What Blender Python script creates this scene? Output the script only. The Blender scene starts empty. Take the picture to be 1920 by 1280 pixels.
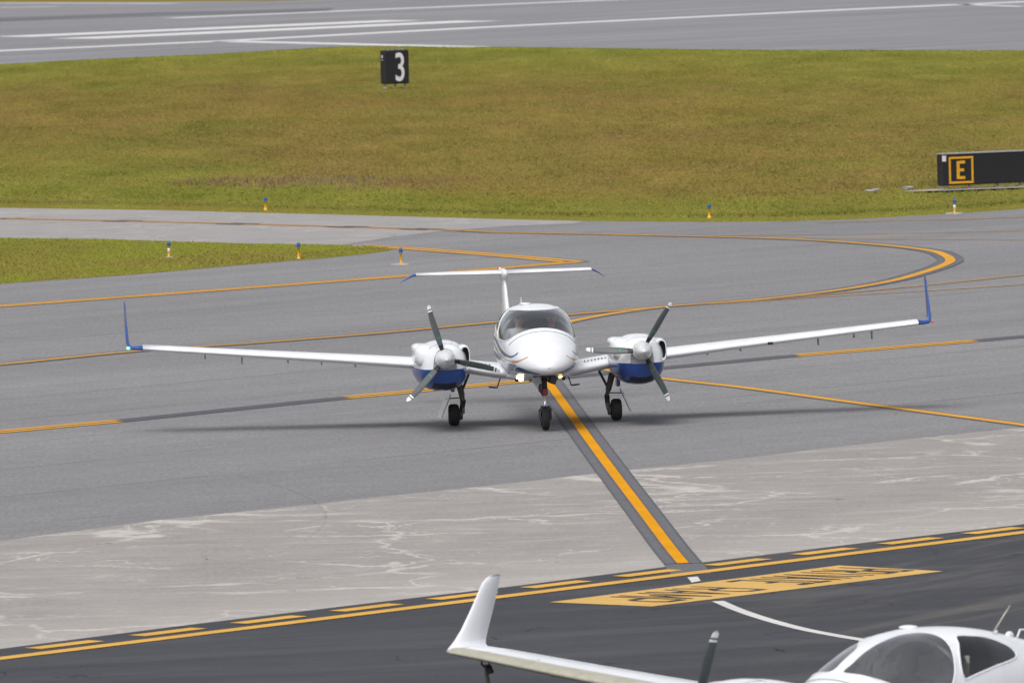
import math, random
import numpy as np
R = math.radians

# ---------------------------------------------------------------- airframe surfaces
# local aircraft axes: x = pilot's left, s = metres ahead of the main wheels, z = up (y = -s)
def pchip(xs, ys):
    xs = np.asarray(xs, float); ys = np.asarray(ys, float)
    h = np.diff(xs); d = np.diff(ys) / h
    m = np.zeros_like(ys); m[0] = d[0]; m[-1] = d[-1]
    for i in range(1, len(xs) - 1):
        if d[i-1] * d[i] > 0:
            w1 = 2*h[i] + h[i-1]; w2 = h[i] + 2*h[i-1]
            m[i] = (w1 + w2) / (w1/d[i-1] + w2/d[i])
    def f(x):
        x = np.clip(np.asarray(x, float), xs[0], xs[-1])
        i = np.clip(np.searchsorted(xs, x) - 1, 0, len(h) - 1)
        t = (x - xs[i]) / h[i]
        return ((2*t**3 - 3*t**2 + 1)*ys[i] + (t**3 - 2*t**2 + t)*h[i]*m[i]
                + (-2*t**3 + 3*t**2)*ys[i+1] + (t**3 - t**2)*h[i]*m[i+1])
    return f

class Body:
    """lofted body: rows of (s, half width, z bottom, z widest, z top, top exponent, bottom exponent)"""
    def __init__(self, rows, x0=0.0):
        a = np.array(sorted(rows)); self.s0, self.s1 = a[0, 0], a[-1, 0]
        self.f = [pchip(a[:, 0], a[:, k]) for k in range(1, 7)]
        self.x0 = x0
    def at(self, s, phi):
        s = np.asarray(s, float); phi = np.asarray(phi, float)
        w, zb, zc, zt, nt, nb = [g(s) for g in self.f]
        top = np.abs(phi) <= np.pi/2
        n = np.where(top, nt, nb)
        sn, cs = np.sin(phi), np.cos(phi)
        x = w * np.sign(sn) * np.abs(sn)**(2/n)
        z = zc + np.where(top, zt - zc, zc - zb) * np.sign(cs) * np.abs(cs)**(2/n)
        return np.stack([x + self.x0, s, z], -1)
    def normal(self, s, phi):
        e = 1e-3
        ds = self.at(np.clip(s+e, self.s0, self.s1), phi) - self.at(np.clip(s-e, self.s0, self.s1), phi)
        dp = self.at(s, phi+e) - self.at(s, phi-e)
        n = np.cross(dp, ds); l = np.linalg.norm(n, axis=-1, keepdims=True)
        n = n / np.maximum(l, 1e-12)
        p = self.at(s, phi); zc = self.f[2](s)
        c = np.stack([np.full_like(p[..., 0], self.x0), p[..., 1], zc], -1)
        flip = ((p - c) * n).sum(-1, keepdims=True) < 0
        return np.where(flip, -n, n)
    def phi_at(self, s, z, side=1):
        w, zb, zc, zt, nt, nb = [float(g(s)) for g in self.f]
        if z >= zc:
            c = min(1.0, (z - zc) / max(zt - zc, 1e-6)); p = math.acos(min(1, c**(nt/2)))
        else:
            c = min(1.0, (zc - z) / max(zc - zb, 1e-6)); p = math.pi - math.acos(min(1, c**(nb/2)))
        return side * p

FUSELAGE = Body([
    (2.668, .012, 1.054, 1.06, 1.066, 2.0, 2.0),
    (2.665, .030, 1.045, 1.06, 1.075, 2.0, 2.0),
    (2.64, .105, .990, 1.06, 1.135, 2.0, 2.0),
    (2.57, .200, .955, 1.065, 1.215, 2.0, 2.0),
    (2.40, .325, .925, 1.08, 1.325, 2.05, 2.1),
    (2.20, .420, .910, 1.10, 1.425, 2.1, 2.2),
    (1.95, .500, .890, 1.13, 1.515, 2.15, 2.3),
    (1.70, .550, .865, 1.16, 1.595, 2.2, 2.4),
    (1.50, .580, .840, 1.18, 1.685, 2.2, 2.4),
    (1.25, .605, .805, 1.20, 1.800, 2.25, 2.4),
    (0.95, .625, .770, 1.22, 1.893, 2.5, 2.4),
    (0.60, .635, .755, 1.23, 1.950, 2.75, 2.4),
    (0.25, .640, .755, 1.24, 1.968, 2.8, 2.4),
    (-0.10, .635, .760, 1.24, 1.955, 2.7, 2.4),
    (-0.50, .605, .780, 1.24, 1.905, 2.45, 2.4),
    (-0.90, .540, .810, 1.24, 1.825, 2.25, 2.3),
    (-1.30, .450, .850, 1.24, 1.730, 2.2, 2.2),
    (-1.80, .345, .920, 1.24, 1.630, 2.1, 2.1),
    (-2.40, .255, 1.00, 1.25, 1.545, 2.0, 2.0),
    (-3.20, .190, 1.08, 1.27, 1.470, 2.0, 2.0),
    (-4.20, .140, 1.14, 1.28, 1.420, 2.0, 2.0),
    (-5.10, .095, 1.19, 1.285, 1.380, 2.0, 2.0),
    (-5.65, .030, 1.24, 1.275, 1.310, 2.0, 2.0)])
import bpy, bmesh
from mathutils import Vector, Matrix
from mathutils.geometry import delaunay_2d_cdt

rng = np.random.default_rng(7)
scene = bpy.context.scene
COL = scene.collection

# ---------------------------------------------------------------- camera and surveying
FPX, ROLL, HORIZON, CAM_H = 17066.67, R(1.457), -351.4, 9.992
PITCH = math.atan((640 - HORIZON) / FPX)
_F = np.array([0, math.cos(PITCH), -math.sin(PITCH)])
_R0 = np.array([1.0, 0, 0]); _U0 = np.cross(_R0, _F)
_R = math.cos(ROLL)*_R0 - math.sin(ROLL)*_U0
_U = math.cos(ROLL)*_U0 + math.sin(ROLL)*_R0
CAM = np.array([0, 0, CAM_H])

def G(px, py, z=0.0):
    """point of the ground seen at a photograph pixel: how the site was surveyed"""
    d = _F*FPX + _R*(px - 960) - _U*(py - 640)
    return CAM + d*((z - CAM_H)/d[2])

def GL(pts): return [G(*p)[:2] for p in pts]

# ---------------------------------------------------------------- materials
def srgb(r, g, b):
    f = lambda c: (c/255/12.92) if c/255 <= .04045 else ((c/255 + .055)/1.055)**2.4
    return (f(r), f(g), f(b), 1)

def new_mat(name):
    m = bpy.data.materials.new(name); m.use_nodes = True
    nt = m.node_tree; nt.nodes.clear()
    out = nt.nodes.new('ShaderNodeOutputMaterial')
    return m, nt, out

def node(nt, kind, ins=None, **props):
    n = nt.nodes.new('ShaderNode' + kind)
    for k, v in props.items(): setattr(n, k, v)
    for k, v in (ins or {}).items():
        if isinstance(v, bpy.types.NodeSocket): nt.links.new(v, n.inputs[k])
        else: n.inputs[k].default_value = v
    return n

def principled(nt, out, color, rough=.5, **kw):
    p = node(nt, 'BsdfPrincipled')
    def put(k, v):
        if isinstance(v, bpy.types.NodeSocket): nt.links.new(v, p.inputs[k])
        else: p.inputs[k].default_value = v
    put('Base Color', color); put('Roughness', rough)
    for k, v in kw.items(): put(k.replace('_', ' '), v)
    nt.links.new(p.outputs[0], out.inputs[0])
    return p

def ramp(nt, fac, stops):
    r = node(nt, 'ValToRGB', {'Fac': fac}); e = r.color_ramp.elements
    while len(e) < len(stops): e.new(.5)
    for el, (p, c) in zip(e, stops):
        el.position = p; el.color = c if len(c) == 4 else (*c, 1)
    return r.outputs[0]

def math_(nt, op, a, b=None, c=None):
    n = nt.nodes.new('ShaderNodeMath'); n.operation = op
    for i, v in enumerate((a, b, c)):
        if v is None: continue
        if isinstance(v, bpy.types.NodeSocket): nt.links.new(v, n.inputs[i])
        else: n.inputs[i].default_value = v
    return n.outputs[0]

def mix(nt, fac, a, b, blend='MIX'):
    n = nt.nodes.new('ShaderNodeMix'); n.data_type = 'RGBA'; n.blend_type = blend
    for k, v in ((0, fac), (6, a), (7, b)):
        if isinstance(v, bpy.types.NodeSocket): nt.links.new(v, n.inputs[k])
        else: n.inputs[k].default_value = v
    return n.outputs[2]

def coords(nt, angle=0.0, scale=(1, 1, 1)):
    g = node(nt, 'NewGeometry')
    r = node(nt, 'VectorRotate', {'Vector': g.outputs['Position'], 'Angle': -angle}, rotation_type='Z_AXIS')
    m = node(nt, 'VectorMath', {0: r.outputs[0], 1: scale}, operation='MULTIPLY')
    return m.outputs[0]

def noise(nt, vec, scale=1, detail=3, rough=.55, dist=0):
    return node(nt, 'TexNoise', {'Vector': vec, 'Scale': scale, 'Detail': detail, 'Roughness': rough, 'Distortion': dist}).outputs[0]

def grey(v): return (v, v, v, 1)

_plain = {}
def plain(name, color, rough=.5, metal=0, **kw):
    """simple surface with a little procedural unevenness"""
    if name in _plain: return _plain[name]
    m, nt, out = new_mat(name)
    tc = node(nt, 'TexCoord').outputs['Object']
    n = noise(nt, tc, 9, 4)
    lo = tuple(c*.88 for c in color[:3]) + (1,); hi = tuple(min(1, c*1.1) for c in color[:3]) + (1,)
    c = ramp(nt, n, [(.3, lo), (.7, hi)])
    principled(nt, out, c, rough, Metallic=metal, **kw)
    _plain[name] = m
    return m

def paint(name, color, rough=.22, dirt=.04):
    if name in _plain: return _plain[name]
    m, nt, out = new_mat(name)
    tc = node(nt, 'TexCoord').outputs['Object']
    n = noise(nt, tc, 3.0, 6, .6)
    lo = tuple(c*(1-dirt*2) for c in color[:3]) + (1,)
    c = ramp(nt, n, [(.35, lo), (.6, color)])
    rr = math_(nt, 'MULTIPLY_ADD', noise(nt, tc, 7, 3), .12, rough-.05)
    principled(nt, out, c, rr, Coat_Weight=.3, Coat_Roughness=.08)
    _plain[name] = m
    return m

def glow(name, color, strength):
    m, nt, out = new_mat(name)
    e = node(nt, 'Emission', {'Color': color, 'Strength': strength})
    nt.links.new(e.outputs[0], out.inputs[0]); return m

def glass(name, tint, refl=1.0, base=.02, dust=0):
    m, nt, out = new_mat(name)
    t = node(nt, 'BsdfTransparent', {'Color': tint})
    g = node(nt, 'BsdfGlossy', {'Color': (1, 1, 1, 1), 'Roughness': .03})
    f = node(nt, 'Fresnel', {'IOR': 1.5})
    fac = math_(nt, 'MULTIPLY_ADD', f.outputs[0], refl, base)
    x = node(nt, 'MixShader', {0: fac, 1: t.outputs[0], 2: g.outputs[0]})
    if dust:
        d = node(nt, 'BsdfDiffuse', {'Color': (.8, .82, .86, 1)}); tl = node(nt, 'BsdfTranslucent', {'Color': (.8, .82, .86, 1)})
        dd = node(nt, 'MixShader', {0: .5, 1: d.outputs[0], 2: tl.outputs[0]})
        ft = node(nt, 'MapRange', {0: noise(nt, node(nt, 'TexCoord').outputs['Object'], 2.2, 4), 1: .3, 2: .7, 3: dust*.6, 4: dust*1.5}).outputs[0]
        x = node(nt, 'MixShader', {0: ft, 1: x.outputs[0], 2: dd.outputs[0]})
    nt.links.new(x.outputs[0], out.inputs[0]); return m

# ---------------------------------------------------------------- objects
def tag(o, label=None, category=None, group=None, kind=None):
    if label: o['label'] = label
    if category: o['category'] = category
    if group: o['group'] = group
    if kind: o['kind'] = kind
    return o

def empty(name, loc, rz=0, **kw):
    o = bpy.data.objects.new(name, None); COL.objects.link(o)
    o.location = loc; o.rotation_euler = (0, 0, rz); o.empty_display_size = .2
    return tag(o, **kw)

def mesh_obj(name, verts, faces, mats, parent=None, smooth=True, idx=None, normals=None):
    me = bpy.data.meshes.new(name)
    me.from_pydata([tuple(map(float, v)) for v in verts], [], [tuple(int(i) for i in f) for f in faces])
    for m in (mats if isinstance(mats, (list, tuple)) else [mats]): me.materials.append(m)
    if idx is not None: me.polygons.foreach_set('material_index', np.asarray(idx, np.int32))
    me.polygons.foreach_set('use_smooth', np.full(len(me.polygons), smooth))
    me.update()
    if normals is not None: me.normals_split_custom_set_from_vertices([tuple(map(float, n)) for n in normals])
    o = bpy.data.objects.new(name, me); COL.objects.link(o)
    if parent is not None: o.parent = parent
    return o

class MB:
    """collects shapes, then builds them as one mesh object"""
    def __init__(self): self.v = []; self.f = []; self.i = []; self.sm = []
    def add(self, verts, faces, mi=0, smooth=True):
        b = len(self.v); self.v += [tuple(map(float, p)) for p in verts]
        self.f += [tuple(b + int(k) for k in f) for f in faces]; self.i += [mi]*len(faces); self.sm += [smooth]*len(faces)
        return self
    def grid(self, P, closed_u=False, closed_v=False, mi=0, caps=False, smooth=True):
        P = np.asarray(P, float); n, m = P.shape[:2]; fs = []
        for a in range(n if closed_u else n-1):
            for b in range(m if closed_v else m-1):
                a2, b2 = (a+1) % n, (b+1) % m
                fs.append((a*m+b, a2*m+b, a2*m+b2, a*m+b2))
        if caps and closed_v:
            fs.append(tuple(range(m))[::-1]); fs.append(tuple((n-1)*m + k for k in range(m)))
        return self.add(P.reshape(-1, 3), fs, mi, smooth)
    def tube(self, pts, r, mi=0, n=10):
        pts = np.asarray(pts, float); r = np.broadcast_to(np.asarray(r, float), (len(pts),))
        rows = []
        ref = np.array([0, 0, 1.0])
        for k, p in enumerate(pts):
            d = pts[min(k+1, len(pts)-1)] - pts[max(k-1, 0)]; d = d/np.linalg.norm(d)
            rf = ref if abs(d @ ref) < .95 else np.array([1.0, 0, 0])
            u = np.cross(d, rf); u /= np.linalg.norm(u); w = np.cross(d, u)
            a = np.linspace(0, 2*np.pi, n, endpoint=False)
            rows.append(p + r[k]*(np.cos(a)[:, None]*u + np.sin(a)[:, None]*w))
        return self.grid(rows, closed_v=True, mi=mi, caps=True)
    def box(self, c, size, mi=0, axes=None):
        c = np.asarray(c, float); h = np.asarray(size, float)/2
        A = np.eye(3) if axes is None else np.asarray(axes, float)
        b = min(h)*.18
        vs = []; fs = []
        bm = bmesh.new(); bmesh.ops.create_cube(bm, size=2)
        for v in bm.verts: v.co = Vector((v.co.x*h[0], v.co.y*h[1], v.co.z*h[2]))
        bmesh.ops.bevel(bm, geom=list(bm.edges), offset=b, segments=1, affect='EDGES', profile=.5)
        bm.verts.index_update()
        vs = [c + A.T @ np.array(v.co) for v in bm.verts]; fs = [[v.index for v in f.verts] for f in bm.faces]
        bm.free()
        return self.add(vs, fs, mi, smooth=False)
    def ball(self, c, r, mi=0, n=10, m=14):
        c = np.asarray(c, float); r = np.broadcast_to(np.asarray(r, float), (3,))
        rows = []
        for a in np.linspace(0, np.pi, n):
            a = min(max(a, .02), np.pi-.02)
            rows.append([c + r*np.array([math.sin(a)*math.cos(t), math.sin(a)*math.sin(t), math.cos(a)]) for t in np.linspace(0, 2*np.pi, m, endpoint=False)])
        return self.grid(rows, closed_v=True, mi=mi, caps=True)
    def lathe(self, c, axis, prof, mi=0, n=24):
        """prof: (along axis, radius)"""
        c = np.asarray(c, float); d = np.asarray(axis, float); d /= np.linalg.norm(d)
        rf = np.array([0, 0, 1.0]) if abs(d[2]) < .9 else np.array([1.0, 0, 0])
        u = np.cross(d, rf); u /= np.linalg.norm(u); w = np.cross(d, u)
        a = np.linspace(0, 2*np.pi, n, endpoint=False)
        rows = [c + d*t + r*(np.cos(a)[:, None]*u + np.sin(a)[:, None]*w) for t, r in prof]
        return self.grid(rows, closed_v=True, mi=mi, caps=True)
    def build(self, name, mats, parent=None):
        o = mesh_obj(name, self.v, self.f, mats, parent, True, self.i)
        o.data.polygons.foreach_set('use_smooth', np.array(self.sm)); o.data.update()
        return o

def loc3(P):
    """aircraft (x, s, z) to object (x, y, z)"""
    P = np.asarray(P, float); return np.stack([P[..., 0], -P[..., 1], P[..., 2]], -1)

def catmull(pts, step=.05, closed=True):
    P = np.asarray(pts, float); n = len(P); out = []
    for i in range(n if closed else n-1):
        g = lambda k: P[k % n] if closed else P[min(max(k, 0), n-1)]
        p0, p1, p2, p3 = g(i-1), g(i), g(i+1), g(i+2)
        m = max(2, int(np.linalg.norm(p2-p1)/step) + 1)
        for k in range(m):
            t = k/m
            out.append(.5*((2*p1) + (-p0+p2)*t + (2*p0-5*p1+4*p2-p3)*t*t + (-p0+3*p1-3*p2+p3)*t**3))
    if not closed: out.append(P[-1])
    return np.array(out)

def in_poly(x, y, poly):
    x = np.asarray(x); y = np.asarray(y); c = np.zeros(x.shape, bool); n = len(poly); j = n-1
    for i in range(n):
        xi, yi = poly[i]; xj, yj = poly[j]
        if yi != yj:
            c ^= ((yi > y) != (yj > y)) & (x < (xj-xi)*(y-yi)/(yj-yi) + xi)
        j = i
    return c
# ---------------------------------------------------------------- the twin-engined aeroplane
KP = .6      # metres per radian round the fuselage, used when the skin is cut

def skin_cut(body, regions, ds=.06, nphi=96):
    """cuts the fuselage skin along outlines given in (s, phi); returns verts, normals, faces, region of each face"""
    s = np.arange(body.s0, body.s1 + 1e-6, ds); s = np.append(s[s < body.s1 - .02], [body.s1 - .012, body.s1])
    phi = np.linspace(-np.pi, np.pi, nphi+1)
    Sg, Pg = np.meshgrid(s, phi, indexing='ij')
    pts = np.stack([Sg.ravel(), Pg.ravel()*KP], -1)
    outl = [catmull(np.array(r)*[1, KP], .035) for r in regions]
    border = (np.abs(pts[:, 1]) > np.pi*KP - 1e-6) | (pts[:, 0] < body.s0 + 1e-6) | (pts[:, 0] > body.s1 - 1e-6)
    keep = np.ones(len(pts), bool)
    for o in outl:
        d = np.sqrt(((pts[:, None] - o[None])**2).sum(-1)).min(1)
        keep &= (d > .018) | border
    P = list(map(tuple, pts[keep])); E = []
    for o in outl:
        b = len(P); P += list(map(tuple, o)); E += [(b+k, b+(k+1) % len(o)) for k in range(len(o))]
    vs, es, fs, *_ = delaunay_2d_cdt([Vector(p) for p in P], E, [], 0, 1e-5)
    V = np.array([tuple(v) for v in vs]); F = np.array([list(f) for f in fs])
    cen = V[F].mean(1); reg = np.full(len(F), -1)
    for k, o in enumerate(outl): reg[in_poly(cen[:, 0], cen[:, 1], o)] = k
    a = V[F]; area = np.abs(np.cross(a[:, 1]-a[:, 0], a[:, 2]-a[:, 0])); ok = area > 1e-9
    ph = np.clip(V[:, 1]/KP, -np.pi+1e-5, np.pi-1e-5)
    return body.at(V[:, 0], ph), body.normal(V[:, 0], ph), F[ok], reg[ok]

def sub_mesh(name, V, Nn, F, mats, parent, idx=None, push=0.0):
    used = np.unique(F); mp = np.full(len(V), -1); mp[used] = np.arange(len(used))
    F = mp[F]; v = V[used] + Nn[used]*push; n = Nn[used]
    v3, n3 = loc3(v), loc3(n)
    a = v3[F]; fn = np.cross(a[:, 1]-a[:, 0], a[:, 2]-a[:, 0])
    bad = (fn*n3[F].mean(1)).sum(-1) < 0
    F = F.copy(); F[bad] = F[bad][:, ::-1]
    return mesh_obj(name, v3, F, mats, parent, True, idx, n3)

def patch(body, s0, s1, p0, p1, ns=14, npn=18, push=.004, shrink=0):
    S, P = np.meshgrid(np.linspace(s0, s1, ns), np.linspace(p0, p1, npn), indexing='ij')
    return loc3(body.at(S, P) + body.normal(S, P)*push)

def body_grid(body, p0, p1, n=36, closed=False, s0=None, s1=None, ns=60):
    t = np.linspace(0, 1, ns); t = .5 - .5*np.cos(np.pi*t)
    s = (s0 or body.s0) + t*((s1 or body.s1) - (s0 or body.s0))
    ph = np.linspace(p0, p1, n, endpoint=not closed)
    S, P = np.meshgrid(s, ph, indexing='ij')
    return loc3(body.at(S, P))

def airfoil(n=15, t=.13):
    """closed loop of (chord fraction, height/chord), from the trailing edge over the top to the leading edge and back below"""
    c = .5 - .5*np.cos(np.linspace(0, np.pi, n))
    th = 5*t*(.2969*np.sqrt(c) - .126*c - .3516*c**2 + .2843*c**3 - .1036*c**4)
    camber = .02*(1 - (2*c-.8)**2)*np.where(c < 1, 1, 0)
    up = np.stack([c, camber + th], -1)[::-1]; lo = np.stack([c, camber*.6 - th], -1)[1:-1]
    return np.concatenate([up, lo])

def foil_rows(secs, n=15, flat=True):
    """secs: (x, s of leading edge, z, chord, thickness, cant radians) -> rows of points"""
    rows = []
    for x, sle, z, ch, t, cant in secs:
        a = airfoil(n, t); h = a[:, 1]*ch
        rows.append(np.stack([x - h*math.sin(cant), sle - a[:, 0]*ch, z + h*math.cos(cant)], -1))
    return np.array(rows)

def tyre(mb, c, r, w, mi_rubber, mi_rim):
    prof = []
    for a in np.linspace(-np.pi/2, np.pi/2, 13):
        prof.append((math.copysign(abs(math.sin(a))**.75, a)*w/2, r*.60 + r*.40*abs(math.cos(a))**.55))
    mb.lathe(c, (1, 0, 0), prof, mi_rubber, 28)
    rim = r*.60
    for sg in (-1, 1):
        mb.lathe(np.array(c) + [sg*(w/2-.012), 0, 0], (sg, 0, 0), [(0, rim*.99), (.010, rim*.96), (.004, rim*.7), (.016, rim*.3), (.02, .001)], mi_rim, 20)
    for k in (-.25, -.08, .08, .25):
        mb.lathe(np.array(c) + [k*w, 0, 0], (1, 0, 0), [(-.004, r*.985), (-.002, r*1.006), (.002, r*1.006), (.004, r*.985)], mi_rubber, 28)

MATS = {}
def common_mats():
    M = MATS
    M['white'] = paint('white_paint', (.70, .715, .745, 1))
    M['blue'] = paint('blue_paint', (.012, .055, .25, 1))
    M['stripe_blue'] = paint('stripe_blue_paint', (.035, .085, .20, 1))
    M['stripe_orange'] = paint('stripe_orange_paint', (.42, .24, .08, 1))
    M['stripe_grey'] = paint('stripe_greyblue_paint', (.22, .28, .42, 1))
    M['black'] = plain('black_plastic', (.012, .012, .013, 1), .6)
    M['dark'] = plain('dark_cabin', (.30, .30, .31, 1), .8)
    M['panel'] = plain('grey_dashboard', (.36, .37, .40, 1), .7)
    M['seat'] = plain('seat_leather', (.022, .026, .042, 1), .6)
    M['trim'] = plain('seat_trim', (.30, .23, .09, 1), .7)
    M['rubber'] = plain('tyre_rubber', (.014, .014, .016, 1), .85)
    M['steel'] = plain('gear_steel', (.22, .22, .22, 1), .45, .6)
    M['leg'] = plain('gear_leg_paint', (.085, .085, .078, 1), .5)
    M['chrome'] = plain('oleo_chrome', (.75, .76, .78, 1), .18, 1.0)
    M['gear'] = plain('dark_gear_paint', (.03, .032, .035, 1), .5)
    M['greygear'] = plain('grey_gear_paint', (.28, .29, .31, 1), .45)
    M['red'] = plain('red_collar', (.25, .03, .03, 1), .5)
    M['blade'] = plain('propeller_grey', (.07, .085, .088, 1), .42)
    M['bladewhite'] = paint('blade_tip_white', (.75, .75, .74, 1), .35)
    M['bladeback'] = plain('blade_root_black', (.01, .01, .012, 1), .5)
    M['green'] = plain('green_decal', (.03, .32, .14, 1), .5)
    M['spinner'] = plain('spinner_metal', (.66, .67, .69, 1), .2, .3)
    M['tks'] = plain('deicing_strip_metal', (.44, .42, .34, 1), .42, .35)
    M['glass'] = glass('canopy_glass', (.93, .945, .96, 1), 1.5, .05)
    M['dustyglass'] = glass('dusty_canopy_glass', (.97, .975, .98, 1), 1.3, .10, .06)
    M['rearglass'] = glass('tinted_glass', (.62, .64, .58, 1), 1.0)
    M['landing'] = glow('landing_lamp', (1, .90, .55, 1), 14)
    M['landing_dim'] = glow('landing_lamp_low', (1, .80, .36, 1), 2.2)
    M['navgreen'] = glow('nav_green', (.10, 1, .28, 1), 7)
    M['navred'] = plain('nav_red_lens', (.6, .06, .05, 1), .2)
    M['unlit'] = plain('clear_lens', (.5, .5, .5, 1), .1)

def make_propeller(root, c, angle, M, pitch=R(24)):
    """spinner mesh with three blades as its children; c = hub (x, s, z)"""
    x0, s0, z0 = c
    prof = [(-.10, .150), (-.07, .163), (-.01, .163), (.05, .150), (.14, .113), (.23, .068), (.29, .032), (.315, .012), (.32, .003)]
    mb = MB(); mb.lathe(loc3(np.array(c)), (0, -1, 0), prof, 0, 32)
    for k in range(3):
        pass
    sp = mb.build('propeller', [M['spinner']], root)
    rr = np.array([.10, .16, .22, .32, .45, .58, .70, .80, .88, .905, .918])
    cw = np.array([.055, .075, .098, .118, .122, .114, .100, .085, .068, .05, .02])
    tk = np.array([.05, .045, .036, .028, .022, .017, .014, .011, .009, .007, .004])
    cuts = [(.10, .24), (.24, .745), (.745, .765), (.765, .79), (.79, .918)]
    for k in range(3):
        th = angle + k*2*np.pi/3
        rad = np.array([math.cos(th), 0, math.sin(th)])          # image right / up
        tan = np.array([-math.sin(th), 0, math.cos(th)])
        fwd = np.array([0, 1.0, 0])
        mb = MB()
        fine = np.unique(np.concatenate([np.linspace(.10, .918, 40), [.24, .80, .825, .845]]))
        rows = []
        for r in fine:
            w = np.interp(r, rr, cw); t = np.interp(r, rr, tk)
            tw = pitch + R(26)*(1 - r/.93)**1.4
            u = tan*math.cos(tw) + fwd*math.sin(tw); n = -tan*math.sin(tw) + fwd*math.cos(tw)
            a = np.linspace(0, 2*np.pi, 16, endpoint=False)
            sweep = -.02*max(0, (r-.6)/.3)**2
            rows.append(np.array(c) + rad*r + (np.cos(a)*w/2)[:, None]*u + (np.sin(a)*t/2*(1+.3*np.cos(a)))[:, None]*n + u*sweep)
        rows = np.array(rows)
        n, m = rows.shape[:2]
        fs, ix = [], []
        for a in range(n-1):
            mid = (fine[a]+fine[a+1])/2
            mi = 2 if mid < .24 else (0 if mid < .80 else 1 if mid < .825 else 0 if mid < .845 else 1)
            for b in range(m):
                fs.append((a*m+b, (a+1)*m+b, (a+1)*m+(b+1) % m, a*m+(b+1) % m)); ix.append(mi)
        fs.append(tuple((n-1)*m+b for b in range(m))); ix.append(1)
        b = mesh_obj('blade', loc3(rows.reshape(-1, 3)), fs, [M['blade'], M['bladewhite'], M['bladeback'], M['green']], sp, True, ix)
        # maker's mark: small green chevrons on the face of the blade
        mb = MB(); r = .36
        tw = pitch + R(26)*(1 - r/.93)**1.4
        u = tan*math.cos(tw) + fwd*math.sin(tw); nn = -tan*math.sin(tw) + fwd*math.cos(tw)
        o = np.array(c) + rad*r + nn*.017
        for q, (ua, ra) in enumerate((((-.028, .016), (-.018, -.012)), ((-.018, -.012), (0, .010)), ((0, .010), (.018, -.012)), ((.018, -.012), (.028, .016)))):
            p, e = o + u*ua[0] + rad*ua[1], o + u*ra[0] + rad*ra[1]
            d = (e-p)/np.linalg.norm(e-p); sd = np.cross(d, nn)*.004
            mb.add(loc3(np.array([p-sd+nn*.002*q*.1, p+sd, e+sd, e-sd])), [(0, 1, 2, 3)], 0, False)
        mb.build('maker_mark', [M['green']], sp)
    return sp

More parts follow.
